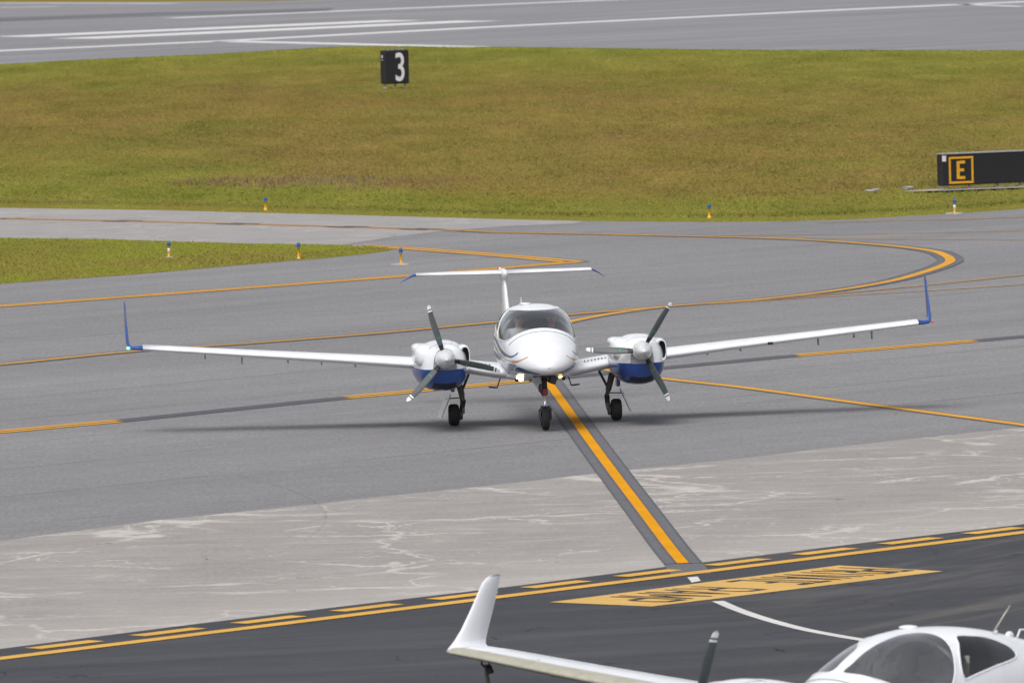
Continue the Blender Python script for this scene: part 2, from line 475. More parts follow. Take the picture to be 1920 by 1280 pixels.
def make_person(x, s, z, shirt, hair, label, place, rz):
    """seated figure, hips at (x, s, z) of the aircraft; one continuous skinned body"""
    j = dict(pelvis=(0, 0, 0), belly=(0, .01, .16), chest=(0, 0, .34), neck=(0, 0, .49), nape=(0, -.012, .555), head=(0, -.02, .63), crown=(0, -.012, .715),
             shl=(-.17, .0, .43), ell=(-.23, -.10, .20), wrl=(-.12, -.33, .17), hal=(-.10, -.41, .18),
             shr=(.17, .0, .43), elr=(.23, -.10, .20), wrr=(.12, -.33, .17), har=(.10, -.41, .18),
             hil=(-.09, -.04, -.02), knl=(-.11, -.42, .06), anl=(-.11, -.55, -.28), tol=(-.11, -.70, -.32),
             hir=(.09, -.04, -.02), knr=(.11, -.42, .06), anr=(.11, -.55, -.28), tor=(.11, -.70, -.32))
    rad = dict(pelvis=.135, belly=.14, chest=.155, neck=.058, nape=.056, head=.094, crown=.07, shl=.072, shr=.072, ell=.046, elr=.046, wrl=.03, wrr=.03, hal=.03, har=.03,
               hil=.085, hir=.085, knl=.06, knr=.06, anl=.04, anr=.04, tol=.035, tor=.035)
    ed = [('pelvis', 'belly'), ('belly', 'chest'), ('chest', 'neck'), ('neck', 'nape'), ('nape', 'head'), ('head', 'crown'),
          ('chest', 'shl'), ('shl', 'ell'), ('ell', 'wrl'), ('wrl', 'hal'), ('chest', 'shr'), ('shr', 'elr'), ('elr', 'wrr'), ('wrr', 'har'),
          ('pelvis', 'hil'), ('hil', 'knl'), ('knl', 'anl'), ('anl', 'tol'), ('pelvis', 'hir'), ('hir', 'knr'), ('knr', 'anr'), ('anr', 'tor')]
    names = list(j); me = bpy.data.meshes.new('person')
    verts = [j[n] for n in names]; edges = [(names.index(a), names.index(b)) for a, b in ed]
    # fingers: five short chains from each palm, curled round the control stick
    rads = [rad[n] for n in names]
    for hand in ('hal', 'har'):
        hx, hy, hz = j[hand]; sgn = -1 if hand == 'hal' else 1
        for q, (dx, ln) in enumerate(((-.026, .045), (-.009, .055), (.009, .052), (.026, .042), (-.045*sgn, .03))):
            b = len(verts)
            verts += [(hx+dx, hy-.035, hz+.006), (hx+dx, hy-.035-ln*.6, hz-.012), (hx+dx, hy-.03-ln*.5, hz-.045)]
            rads += [.0095, .009, .0075]; edges += [(names.index(hand), b), (b, b+1), (b+1, b+2)]
    me.from_pydata(verts, edges, [])
    o = bpy.data.objects.new('person', me); COL.objects.link(o)
    sk = o.modifiers.new('skin', 'SKIN'); sk.use_smooth_shade = True
    for v, r in zip(me.skin_vertices[0].data, rads): v.radius = (r, r*.9)
    me.skin_vertices[0].data[0].use_root = True
    sb = o.modifiers.new('sub', 'SUBSURF'); sb.levels = 2; sb.render_levels = 2
    dg = bpy.context.evaluated_depsgraph_get()
    baked = bpy.data.meshes.new_from_object(o.evaluated_get(dg)); o.modifiers.clear(); o.data = baked
    skin_m = plain('skin', (.42, .24, .17, 1), .55); cloth = plain(shirt[0], shirt[1], .85); trousers = plain('navy_trousers', (.03, .035, .06, 1), .9)
    for m in (cloth, skin_m, trousers): baked.materials.append(m)
    for p in baked.polygons:
        c = p.center; p.use_smooth = True
        p.material_index = 1 if (c.z > .50 or (c.y < -.24 and c.z > .1 and abs(c.x) < .2)) else (2 if c.z < .03 else 0)
    # face, hair and headset
    mb = MB(); mb.ball((0, -.112, .625), (.013, .02, .022)); mb.ball((0, -.100, .583), (.026, .010, .007), 1)
    for sg in (-1, 1):
        mb.ball((sg*.034, -.103, .652), (.013, .008, .008), 2); mb.ball((sg*.034, -.110, .652), (.006, .004, .006), 3)
        mb.ball((sg*.034, -.100, .672), (.02, .008, .005), 3); mb.ball((sg*.093, -.01, .635), (.012, .022, .032))
    mb.build('face', [skin_m, plain('lips', (.32, .12, .1, 1), .5), plain('eye_white', (.7, .7, .68, 1), .3), plain('eyebrow', (.03, .02, .015, 1), .8)], o)
    mb = MB(); rows = []
    for a in np.linspace(.02, 1.75, 9):
        rows.append([(math.sin(a)*.104*math.cos(t), .004 + math.sin(a)*.112*math.sin(t), .655 + .095*math.cos(a) + (.03 if math.sin(t) < -.3 and a > 1.1 else 0)) for t in np.linspace(0, 2*np.pi, 20, endpoint=False)])
    mb.grid(rows, closed_v=True, caps=True); mb.build('hair', [plain(*hair)], o)
    mb = MB(); mb.tube([(.118*math.cos(t), 0, .64+.135*math.sin(t)) for t in np.linspace(0, np.pi, 13)], .010, 0)
    for sg in (-1, 1): mb.lathe((sg*.09, 0, .635), (sg, 0, 0), [(0, .03), (.012, .046), (.034, .046), (.042, .03)], 0, 16)
    mb.tube([(-.12, -.02, .62), (-.10, -.10, .585), (-.03, -.125, .575)], .004); mb.build('headset', [plain('headset_green', (.03, .05, .045, 1), .5)], o)
    o.location = Vector(place) + Matrix.Rotation(rz, 3, 'Z') @ Vector((x, -s, z)); o.rotation_euler = (0, 0, rz)
    return tag(o, label, 'person')

def make_aircraft(name, label, place, yaw, tilt, P):
    """P: options of this airframe"""
    M = MATS; main = P['stripes']
    root = empty(name, place, 0, label=label, category='airplane', group=P.get('group'))
    root.rotation_euler = (tilt[0], tilt[1], yaw)
    W = M['white']; B = M['blue'] if main else W
    # ---- fuselage skin, cut along the glazing and the painted stripes
    half = [(1.60, 0), (1.59, .43), (1.55, .72), (1.47, .97), (1.35, 1.15), (1.15, 1.27), (.85, 1.36), (.60, 1.385), (.47, 1.31), (.41, 1.1),
            (.37, .9), (.345, .72), (.365, .59), (.48, .51), (.62, .45), (.76, .33), (.86, .2), (.91, 0)]
    rear = [(.179, .507), (-.074, .535), (-.297, .591), (-.499, .709), (-.60, .828), (-.61, .961), (-.459, 1.066), (-.094, 1.199), (.25, 1.300), (.375, 1.312),
            (.392, 1.15), (.351, .933), (.27, .716)]
    near = [(1.566, .108), (1.384, .08), (1.111, .052), (.858, .047), (.635, .07), (.473, .157), (.412, .318), (.392, .521), (.402, .709), (.432, .912),
            (.48, 1.129), (.53, 1.29), (.62, 1.385), (.85, 1.36), (1.1, 1.25), (1.263, 1.108), (1.415, .814), (1.516, .493)]
    regs, kinds = [], []
    if main:
        regs.append(half + [(s, -p) for s, p in half[-2:0:-1]]); kinds.append('windshield')
    else:
        far = [(1.566, .108), (1.384, .08), (1.15, .10), (.97, .24), (.83, .38), (.66, .45), (.50, .49), (.405, .56), (.402, .709)] + near[9:]
        regs.append(near); regs.append([(s, -p) for s, p in far]); kinds += ['windshield', 'windshield']
    for sg in (1, -1): regs.append([(s, sg*p) for s, p in rear]); kinds.append('rear_window')
    if main:
        sw = {'b1': [(-.6, -1.40), (.10, -1.40), (.453, -1.436), (.797, -1.485), (1.263, -1.492), (1.698, -1.45), (1.901, -1.331), (2.022, -1.122), (2.002, -1.282), (1.80, -1.49), (1.415, -1.570), (.979, -1.562), (.544, -1.527), (.1, -1.47)],
              'o1': [(-.4, -1.49), (.1, -1.52), (.513, -1.560), (.969, -1.593), (1.526, -1.625), (2.002, -1.499), (2.225, -1.296), (2.346, -.989), (2.295, -1.234), (2.103, -1.534), (1.789, -1.665), (1.384, -1.695), (.848, -1.655), (.5, -1.60), (.1, -1.56)],
              'b2': [(-.3, -1.62), (.554, -1.64), (.959, -1.69), (1.40, -1.735), (1.2, -1.80), (.979, -1.83), (.534, -1.80), (0, -1.80)],
              'g1': [(.6, -1.86), (.999, -1.86), (1.40, -1.78), (1.739, -1.72), (2.04, -1.72), (1.85, -1.95), (1.56, -2.18), (1.091, -2.26), (.7, -2.15)],
              'b3': [(1.647, -2.22), (1.90, -1.98), (2.12, -1.80), (2.356, -2.009), (2.488, -2.338), (2.50, -2.68), (2.36, -2.60), (2.194, -2.46), (1.90, -2.40)]}
        for k, kind in (('b1', 'b'), ('o1', 'o'), ('b2', 'b'), ('g1', 'g'), ('b3', 'b')):
            for sg in (1, -1):
                regs.append([(s, sg*p) for s, p in sw[k]]); kinds.append(kind)
    V, Nn, F, reg = skin_cut(FUSELAGE, regs)
    solid = np.array([r < 0 or len(kinds[r]) == 1 for r in reg])
    lut = {'b': 1, 'o': 2, 'g': 3}
    idx = [0 if r < 0 else lut[kinds[r]] for r in reg[solid]]
    fus = sub_mesh('fuselage', V, Nn, F[solid], [W, M['stripe_blue'], M['stripe_orange'], M['stripe_grey']], root, idx)
    for k, kind in enumerate(kinds):
        if kind == 'windshield': sub_mesh('windshield', V, Nn, F[reg == k], M['glass' if main else 'dustyglass'], root, push=-.002)
        if kind == 'rear_window': sub_mesh('rear_window', V, Nn, F[reg == k], M['rearglass'], root, push=-.002)
    # raised canopy frame round the glazing
    mb = MB()
    for k, kind in enumerate(kinds):
        if kind not in ('windshield', 'rear_window'): continue
        o = catmull(np.array(regs[k])*[1, KP], .05); s_, p_ = o[:, 0], o[:, 1]/KP
        c_ = FUSELAGE.at(s_, p_) + FUSELAGE.normal(s_, p_)*.001
        d = np.roll(c_, -1, 0) - np.roll(c_, 1, 0); d /= np.linalg.norm(d, axis=1, keepdims=True)
        n_ = FUSELAGE.normal(s_, p_); u = np.cross(d, n_)
        a = np.linspace(0, 2*np.pi, 8, endpoint=False)
        ring = c_[:, None] + .011*np.cos(a)[None, :, None]*u[:, None] + .006*np.sin(a)[None, :, None]*n_[:, None]
        mb.grid(loc3(ring), closed_u=True, closed_v=True)
    mb.build('canopy_frame', [W], root)
    # seam where the nose deck meets the canopy: a fine dark line
    mb = MB(); ph = np.linspace(-1.2, 1.2, 40); ss = 1.70 - .11*(ph/1.2)**2 - .06*np.abs(ph/1.2)**4
    c_ = FUSELAGE.at(ss, ph) + FUSELAGE.normal(ss, ph)*.001
    mb.tube(loc3(c_), .007, 0, 6); mb.build('nose_seam', [plain('seam_grey', (.16, .20, .20, 1), .6)], root)
    # ---- cabin
    S, PH = np.meshgrid(np.linspace(-.95, 1.55, 30), np.linspace(1.42, 2*np.pi-1.42, 30), indexing='ij')
    PHw = np.where(PH > np.pi, PH - 2*np.pi, PH)
    lin = FUSELAGE.at(S, PHw) - FUSELAGE.normal(S, PHw)*.02
    mb = MB(); mb.grid(loc3(lin), mi=0)
    bk = FUSELAGE.at(np.full(40, -.95), np.linspace(-np.pi, np.pi, 40)) - FUSELAGE.normal(np.full(40, -.95), np.linspace(-np.pi, np.pi, 40))*.02
    mb.add(loc3(bk), [tuple(range(39))])
    fr = FUSELAGE.at(np.full(40, 1.54), np.linspace(-np.pi, np.pi, 40)); cz = 1.2
    fr = np.stack([fr[:, 0]*.96, fr[:, 1], cz + (fr[:, 2]-cz)*.93], -1)
    mb.add(loc3(fr), [tuple(range(39))]); mb.build('cabin_lining', [M['dark']], root)
    mb = MB(); rows = []
    for s, zt, zb, w in ((1.50, 1.50, 1.2, .42), (1.40, 1.545, 1.1, .49), (1.22, 1.555, 1.0, .53), (1.10, 1.545, 1.0, .54), (1.085, 1.50, 1.0, .53), (1.085, 1.05, 1.0, .5)):
        a = np.linspace(0, np.pi, 17)
        rows.append([(w*math.cos(t)*(abs(math.cos(t))**-.25 if abs(math.cos(t)) > 1e-3 else 1), s, zb + (zt-zb)*math.sin(t)**.45) for t in a])
    mb.grid(loc3(np.array(rows)), mi=0)
    for x in (-.3, .3):
        mb.box(loc3((x, 1.078, 1.36)), (.30, .012, .20), 1)
    for q in range(6): mb.box(loc3((-.12+.05*q, 1.15, 1.553)), (.03, .05, .008), 1)
    mb.build('dashboard', [M['panel'], M['black']], root)
    for x in (-.27, .27):
        for s, tall in ((.28, 1), (-.62, .82)):
            if s < 0 and abs(x) > .2: x2 = x*.85
            else: x2 = x
            mb = MB(); rows = []
            base = .93
            for z, d, w, dep in ((base, 0, .23, .09), (base+.12, .03, .245, .10), (base+.35*tall, .09, .235, .085), (base+.52*tall, .13, .19, .07), (base+.56*tall, .135, .10, .06), (base+.58*tall, .14, .09, .055), (base+.62*tall, .145, .125, .06), (base+.74*tall, .16, .12, .055), (base+.775*tall, .165, .08, .03)):
                a = np.linspace(0, 2*np.pi, 18, endpoint=False)
                rows.append([(x2 + w*np.sign(math.cos(t))*abs(math.cos(t))**.6, s - d + dep*np.sign(math.sin(t))*abs(math.sin(t))**.7, z) for t in a])
            mb.grid(loc3(np.array(rows)), closed_v=True, caps=True)
            mb.box(loc3((x2, s+.26, base-.02)), (.46, .50, .13))
            mb.box(loc3((x2, s-.02, base+.27*tall)), (.30, .14, .02), 1)
            mb.tube(loc3([(x2+.2, s-.06, base+.5*tall), (x2+.05, s+.06, base+.3*tall), (x2-.18, s+.08, base+.05)]), .018, 1, 6)
            mb.build('seat', [M['seat'], M['trim']], root)
    mb = MB(); mb.tube(loc3([(-.60*math.cos(t), .30, 1.25 + .62*math.sin(t)) for t in np.linspace(.2, np.pi-.2, 15)]), .022, 0, 8)
    mb.tube(loc3([(.56, .26, 1.0), (.56, .26, 1.72)]), .03, 0, 8); mb.tube(loc3([(-.56, .26, 1.0), (-.56, .26, 1.72)]), .03, 0, 8)
    for sg in (-1, 1):
        ss_ = np.linspace(-.15, 1.25, 24); ph = sg*np.interp(ss_, [-.15, .30, .60, .85, 1.1, 1.25], [1.25, 1.36, 1.43, 1.41, 1.30, 1.20])
        mb.tube(loc3(FUSELAGE.at(ss_, ph) - FUSELAGE.normal(ss_, ph)*.035), .016, 0, 8)
    mb.build('roll_bar', [plain('cabin_trim', (.52, .51, .48, 1), .7)], root)
    if not main:
        for (s, ph) in ((.86, -.33), (.62, -.43), (.45, -.47)):
            q = loc3(FUSELAGE.at(s, ph) - FUSELAGE.normal(s, ph)*.03)
            MB().box(q, (.035, .055, .03)).build('canopy_latch', [M['black']], root)
    # ---- roof fittings
    mb = MB(); q = FUSELAGE.at(.27, -.12)
    mb.ball(loc3(q + [0, 0, .008]), (.10, .09, .022)); mb.build('roof_fairing', [W], root)
    for (x, s, l, lean) in P['whips']:
        z = float(FUSELAGE.at(s, FUSELAGE.phi_at(s, 9, 1))[2]); ph = math.asin(min(1, abs(x)/.6))*np.sign(x) if x else 0
        b = FUSELAGE.at(s, ph)
        mb = MB(); mb.lathe(loc3(b - [0, 0, .015]), (0, lean, 1), [(0, .035), (.03, .022), (.055, .012)], 0, 10)
        mb.tube(loc3([b + [0, 0, .02], b + [0, -l*lean/math.hypot(1, lean), l/math.hypot(1, lean)]]), [.009, .006], 1, 8)
        mb.build('whip_antenna', [W, M['tks'] if not main else W], root)
    b = FUSELAGE.at(-.95, .25); mb = MB(); mb.ball(loc3(b), (.03, .06, .045)); mb.tube(loc3([b + [.0, -.12, -.03], b + [0, -.17, .045], b + [0, -.26, .04], b + [0, -.30, -.05]]), .010)
    mb.build('tail_beacon', [W], root)
    # ---- wings
    for sg in (-1, 1):
        secs = [(.50, .86, .875, 1.62, .155, 0), (.60, .82, .880, 1.58, .155, 0), (.80, .74, .905, 1.50, .152, 0), (1.15, .62, .955, 1.42, .150, 0), (1.60, .52, 1.0, 1.34, .145, 0), (2.05, .45, 1.045, 1.27, .14, 0), (3.2, .27, 1.148, 1.08, .135, 0), (4.8, .07, 1.282, .89, .13, 0), (6.0, -.09, 1.384, .77, .128, 0), (6.38, -.14, 1.415, .73, .126, 0)]
        rows = foil_rows([(sg*a, b, c, d, e, f) for a, b, c, d, e, f in secs], 17)
        mb = MB(); mb.grid(loc3(rows), closed_v=True, caps=True); wing = mb.build('wing', [W], root)
        tips = [(6.38, -.14, 1.415, .73, .126, 0), (6.48, -.165, 1.418, .69, .12, R(12)), (6.56, -.20, 1.425, .65, .11, R(32)), (6.60, -.27, 1.452, .59, .10, R(60)), (6.616, -.375, 1.51, .51, .105, R(80)), (6.620, -.50, 1.62, .435, .105, R(86)), (6.622, -.64, 1.79, .370, .105, R(89)), (6.622, -.775, 1.97, .310, .10, R(90)), (6.622, -.845, 2.07, .275, .095, R(90)), (6.622, -.92, 2.125, .22, .09, R(90)), (6.622, -1.0, 2.148, .14, .08, R(90))]
        rows = foil_rows([(sg*a, b, c, d, e, sg*f) for a, b, c, d, e, f in tips], 17)
        mb = MB(); mb.grid(loc3(rows), closed_v=True, caps=True); mb.build('winglet', [B], wing)
        mb = MB(); mb.ball(loc3((sg*6.615, -.25, 1.432)), (.024, .045, .02))
        if main: mb.build('navigation_light', [(M['navgreen'] if sg < 0 else M['navred']) if main else M['unlit']], wing)
        # hinge brackets and vanes under the wing
        for x, ln in ((2.9, .05), (3.45, .05), (4.75, .11), (5.35, .06), (5.65 if sg > 0 else 4.0, .12 if sg > 0 else .05)):
            zz = np.interp(x, [s_[0] for s_ in secs], [s_[2] for s_ in secs]); sl = np.interp(x, [s_[0] for s_ in secs], [s_[1] for s_ in secs]); ch = np.interp(x, [s_[0] for s_ in secs], [s_[3] for s_ in secs])
            mb = MB(); mb.box(loc3((sg*x, sl-ch*.62, zz-.055-ln/2)), (.016, .12, ln+.03)); mb.box(loc3((sg*x, sl-ch*.62+.05, zz-.06-ln)), (.02, .05, .02)); mb.build('hinge_bracket', [M['greygear']], wing)
        # row of small vent slots on top of the inner wing
        for q in range(7):
            x = .78 + q*.058
            sl = np.interp(x, [s_[0] for s_ in secs], [s_[1] for s_ in secs]); ch = np.interp(x, [s_[0] for s_ in secs], [s_[3] for s_ in secs]); zz = np.interp(x, [s_[0] for s_ in secs], [s_[2] for s_ in secs])
            mb = MB(); mb.ball(loc3((sg*x, sl-.115*ch, zz+.081*ch)), (.016, .05, .012), 0, 6, 8); mb.build('vent_slot', [M['greygear']], wing)
        if not main:
            # porous metal strip along the leading edge
            a = airfoil(17, .13); rows = []
            for x, sle, z, ch, t, c in secs[5:] + tips[1:3]:
                a = airfoil(33, t+.006); k = len(a)//2; sel = a[k-9:k+10]
                ct = c*sg
                h = sel[:, 1]*ch
                rows.append(np.stack([sg*x - h*math.sin(ct), sle + .004 - sel[:, 0]*ch, z + h*math.cos(ct)], -1))
            mb = MB(); mb.grid(loc3(np.array(rows))); mb.build('deicing_strip', [M['tks']], wing)
            mb = MB(); mb.lathe(loc3((sg*5.35, -.20, 1.392)), (0, 0, 1), [(-.02, .05), (.004, .05), (.006, .03), (.006, .001)], 0, 20); mb.build('fuel_cap', [plain('cap_grey', (.45, .45, .45, 1), .5)], wing)
        elif sg > 0:
            MB().box(loc3((3.88, .185, 1.19)), (.085, .04, .045)).build('stall_sensor', [M['black']], wing)
        # ---- engine nacelle
        x0 = sg*1.60
        nac = Body([(1.72, .19, 1.02, 1.035, 1.375, 2.4, 2.0), (1.68, .275, .90, 1.035, 1.405, 2.5, 2.1), (1.58, .345, .77, 1.035, 1.437, 2.5, 2.2), (1.40, .39, .69, 1.035, 1.460, 2.5, 2.3),
                    (1.10, .425, .65, 1.035, 1.475, 2.5, 2.3), (.80, .440, .64, 1.035, 1.455, 2.5, 2.3), (.40, .435, .655, 1.035, 1.385, 2.4, 2.3), (0, .40, .70, 1.035, 1.30, 2.3, 2.2),
                    (-.4, .33, .79, 1.03, 1.215, 2.2, 2.1), (-.8, .23, .90, 1.03, 1.14, 2.1, 2.0), (-1.2, .11, 1.0, 1.035, 1.07, 2, 2), (-1.4, .02, 1.03, 1.035, 1.04, 2, 2)], x0)
        up = MB(); up.grid(body_grid(nac, -np.pi/2, np.pi/2, 33, ns=60)); cowl = up.build('upper_cowl', [W], root)
        lo = MB(); lo.grid(body_grid(nac, np.pi/2, 1.5*np.pi, 33, ns=60)) if False else None
        ph = np.linspace(np.pi/2, 1.5*np.pi, 33); ph = np.where(ph > np.pi, ph-2*np.pi, ph); ph[0] += 1e-4; ph[-1] -= 1e-4
        t = .5-.5*np.cos(np.pi*np.linspace(0, 1, 60)); s_ = nac.s0 + t*(nac.s1-nac.s0)
        S, PHI = np.meshgrid(s_, ph, indexing='ij'); lo = MB(); lo.grid(loc3(nac.at(S, PHI))); low = lo.build('lower_cowl', [B], root)
        mb = MB(); seam_m = plain('seam_grey', (.16, .20, .20, 1), .6)
        for s_c, p0_, p1_ in ((.95, -1.5, 1.5), (1.56, -.9, .9)):
            ph = np.linspace(p0_, p1_, 30); ss_ = np.full(30, s_c); mb.tube(loc3(nac.at(ss_, ph) + nac.normal(ss_, ph)*.0008), .0030, 0, 5)
        for p_c in (-.62, .30): 
            ss_ = np.linspace(.95, 1.56, 16); ph = np.full(16, p_c); mb.tube(loc3(nac.at(ss_, ph) + nac.normal(ss_, ph)*.0008), .0025, 0, 5)
        mb.build('cowl_seam', [seam_m], cowl)
        mb = MB()
        g_ = lambda x, k: np.interp(x, [q[0] for q in secs], [q[k] for q in secs])
        secs = [(2.05, .45, 1.045, 1.27), (3.2, .27, 1.148, 1.08), (4.8, .07, 1.282, .89), (6.0, -.09, 1.384, .77), (6.38, -.14, 1.415, .73)]
        for xa, xb, cf, hh_ in ((2.2, 6.2, .74, .047), (2.2, 6.2, .18, .0745)):
            xs_ = np.linspace(xa, xb, 24); mb.tube(loc3(np.stack([sg*xs_, g_(xs_, 1) - cf*g_(xs_, 3), g_(xs_, 2) + hh_*g_(xs_, 3)], -1)), .004, 0, 5)
        mb.build('wing_seam', [plain('seam_faint', (.42, .44, .46, 1), .6)], wing)
        # front bulkhead behind the spinner
        ring = nac.at(np.full(32, 1.715), np.linspace(-np.pi, np.pi, 32, endpoint=False)); MB().add(loc3(ring), [tuple(range(32))]).build('cowl_bulkhead', [M['dark']], root)
        # lower air inlet
        ph = np.linspace(np.pi-.50, np.pi+.50, 22); ph = np.where(ph > np.pi, ph-2*np.pi, ph)
        S, PHI = np.meshgrid(np.linspace(1.44, 1.60, 8), ph, indexing='ij')
        mb = MB(); mb.grid(loc3(nac.at(S, PHI) + nac.normal(S, PHI)*.004)); mb.build('air_inlet', [M['black']], low)
        # bulge over the turbocharger side, both engines the same way round
        bl = Body([(1.61, .03, 1.17, 1.22, 1.28, 2.2, 2), (1.58, .10, 1.11, 1.23, 1.345, 2.4, 2.1), (1.50, .165, 1.065, 1.24, 1.40, 2.7, 2.3), (1.36, .20, 1.05, 1.245, 1.425, 2.8, 2.3), (1.10, .205, 1.045, 1.25, 1.43, 2.8, 2.3), (.70, .19, 1.05, 1.25, 1.40, 2.6, 2.3), (.35, .12, 1.09, 1.22, 1.32, 2.2, 2.1), (.05, .02, 1.17, 1.18, 1.2, 2, 2)], x0-.265)
        mb = MB(); mb.grid(body_grid(bl, -np.pi, np.pi, 29, True, ns=40), closed_v=True, caps=True); mb.build('cowl_bulge', [W], cowl)
        bl2 = Body([(1.30, .03, 1.33, 1.35, 1.37, 2.2, 2), (1.22, .10, 1.30, 1.34, 1.415, 2.4, 2), (.95, .12, 1.29, 1.34, 1.428, 2.4, 2), (.70, .09, 1.29, 1.34, 1.40, 2.4, 2), (.5, .01, 1.31, 1.33, 1.34, 2, 2)], x0-.365)
        mb = MB(); mb.grid(body_grid(bl2, -np.pi, np.pi, 20, True, ns=30), closed_v=True, caps=True); mb.build('exhaust_louvre', [W], cowl)
        # cooling-air scoop with its dark mouth
        sc = Body([(1.53, .088, 1.045, 1.20, 1.385, 2.6, 2.4), (1.50, .098, 1.035, 1.20, 1.40, 2.6, 2.4), (1.30, .105, 1.03, 1.20, 1.405, 2.5, 2.4), (.95, .10, 1.04, 1.20, 1.39, 2.4, 2.3), (.6, .06, 1.08, 1.19, 1.33, 2.2, 2.2), (.35, .01, 1.15, 1.18, 1.22, 2, 2)], x0+.335)
        mb = MB(); mb.grid(body_grid(sc, -np.pi, np.pi, 29, True, ns=34), closed_v=True); scoop = mb.build('intake_scoop', [W], cowl)
        a = np.linspace(-np.pi, np.pi, 28, endpoint=False); ring = sc.at(np.full(28, 1.53), a)
        cc = np.array([x0+.335, 1.53, 1.22])
        inner = cc + (ring-cc)*[.70, 1, .84] + [.014, .003, .01]
        deep = inner + [-.02, -.12, 0]
        mb = MB(); mb.grid(loc3(np.stack([ring, inner, deep])), closed_v=True, mi=0); mb.i = [0]*28 + [1]*28
        mb.add(loc3(deep), [tuple(range(28))], 1); mb.build('scoop_mouth', [W, M['black']], cowl)
        make_propeller(root, (x0, 1.80, (1.215 + (.02 if sg > 0 else -.01)) if main else 1.15), P['prop'][0 if sg < 0 else 1], M, P['pitch'])
        # ---- main gear
        xw = sg*1.335
        mb = MB()
        mb.tube(loc3([(sg*1.27, .12, .78), (sg*1.205, .08, .52), (sg*1.19, .04, .40)]), [.055, .05, .042], 0, 12)
        mb.tube(loc3([(sg*1.18, .06, .42), (sg*1.20, -.02, .26), (sg*1.215, -.02, .18)]), [.045, .042, .035], 0, 12)
        mb.tube(loc3([(sg*1.06, -.10, .85), (sg*1.20, .02, .55)]), .022, 0, 8)
        mb.tube(loc3([(sg*1.215, 0, .18), (sg*1.36, 0, .18)]), .03, 1, 10)
        mb.lathe(loc3((sg*1.19, 0, .18)), (sg, 0, 0), [(0, .06), (.01, .085), (.055, .085), (.06, .06)], 0, 20)
        mb.box(loc3((sg*1.185, .07, .25)), (.045, .07, .10), 0)
        mb.tube(loc3([(sg*1.23, -.06, .62), (sg*1.165, -.09, .40), (sg*1.19, -.08, .22)]), .012, 2, 6)
        mb.tube(loc3([(sg*1.20, .02, .46), (sg*1.46, .02, .45)]), .010, 0, 8)
        mb.box(loc3((sg*1.36, .10, .66)), (.06, .22, .18), 3)
        leg = mb.build('main_gear_leg', [M['leg'], M['steel'], M['greygear'], B], root)
        mb = MB(); tyre(mb, loc3((xw, 0, .18)), .18, .17, 0, 1); mb.build('wheel', [M['rubber'], M['steel']], leg)
        tp, bt = np.array([sg*1.405, 0, .54]), np.array([sg*1.585, 0, .135]); ax = (bt-tp)/np.linalg.norm(bt-tp); nrm = np.array([-ax[2], 0, ax[0]])
        c = (tp+bt)/2
        rz_ = Matrix.Rotation(R(5)*-sg, 3, 'Z'); A = np.array([list(rz_ @ Vector(nrm)), list(rz_ @ Vector((0, 1, 0))), list(rz_ @ Vector(ax))]); mb = MB(); mb.box(loc3(c), (.014, .36, np.linalg.norm(bt-tp)), 0, A)
        mb.box(loc3(c - nrm*.012*np.sign(nrm[0]*sg)), (.012, .30, np.linalg.norm(bt-tp)*.9), 1, A)
        mb.build('gear_door', [W, M['gear']], root)
        # entry step and landing lamp near the wing root
        mb = MB(); mb.tube(loc3([(sg*.545, .02, .80), (sg*.60, -.03, .63), (sg*.605, -.03, .60)]), .010, 0, 8); mb.tube(loc3([(sg*.605, -.03, .60), (sg*.745, -.03, .612)]), .013, 0, 8)
        mb.build('entry_step', [M['gear']], root)
        mb = MB()
        lx, lz = (sg*.315, .815)
        mb.ball(loc3((lx, 1.02, lz)), (.075, .05, .036) if sg < 0 else (.055, .05, .024), 0); lamp = mb.build('landing_light', [(M['landing'] if sg < 0 else M['landing_dim']) if main else M['unlit']], root)
        mb = MB(); mb.tube(loc3([(lx, .92, lz+.01), (lx, 1.0, lz), (lx, 1.03, lz)]), [.06, .068, .066], 0, 14); mb.build('lamp_housing', [M['greygear']], lamp)
    # belly fairing between the wings
    bf = Body([(1.15, .08, .79, .82, .86, 2, 2), (1.0, .42, .765, .83, .9, 2.4, 2.4), (.6, .60, .745, .86, .96, 2.6, 2.6), (0, .66, .745, .87, 1.0, 2.6, 2.6), (-.6, .55, .765, .87, .98, 2.4, 2.4), (-1.1, .1, .83, .88, .93, 2, 2)])
    mb = MB(); mb.grid(body_grid(bf, -np.pi, np.pi, 40, True, ns=40), closed_v=True); mb.build('belly_fairing', [W], root)
    # ---- nose gear
    mb = MB()
    mb.tube(loc3([(0, 1.70, .98), (0, 1.74, .74), (0, 1.755, .60)]), [.055, .045, .042], 0, 12)
    mb.lathe(loc3((0, 1.757, .60)), (0, 0, -1), [(-.05, .05), (0, .052), (.02, .052), (.04, .04)], 1, 14)
    mb.lathe(loc3((0, 1.757, .66)), (0, 0, -1), [(0, .045), (.01, .05), (.03, .05), (.04, .045)], 3, 14)
    mb.tube(loc3([(0, 1.757, .57), (0, 1.765, .37)]), .027, 2, 12)
    mb.tube(loc3([(-.06, 1.75, .82), (-.075, 1.77, .64), (-.03, 1.79, .56)]), .018, 0, 8)
    mb.tube(loc3([(0, 1.69, .60), (0, 1.60, .50), (0, 1.69, .42)]), .014, 0, 8)
    mb.box(loc3((-.075, 1.77, .68)), (.05, .06, .10), 0)
    for sg in (-1, 1):
        mb.tube(loc3([(0, 1.765, .375), (sg*.06, 1.76, .375), (sg*.085, 1.75, .33), (sg*.09, 1.745, .18)]), [.028, .026, .022, .02], 0, 10)
    mb.tube(loc3([(-.095, 1.745, .18), (.095, 1.745, .18)]), .018, 0, 10)
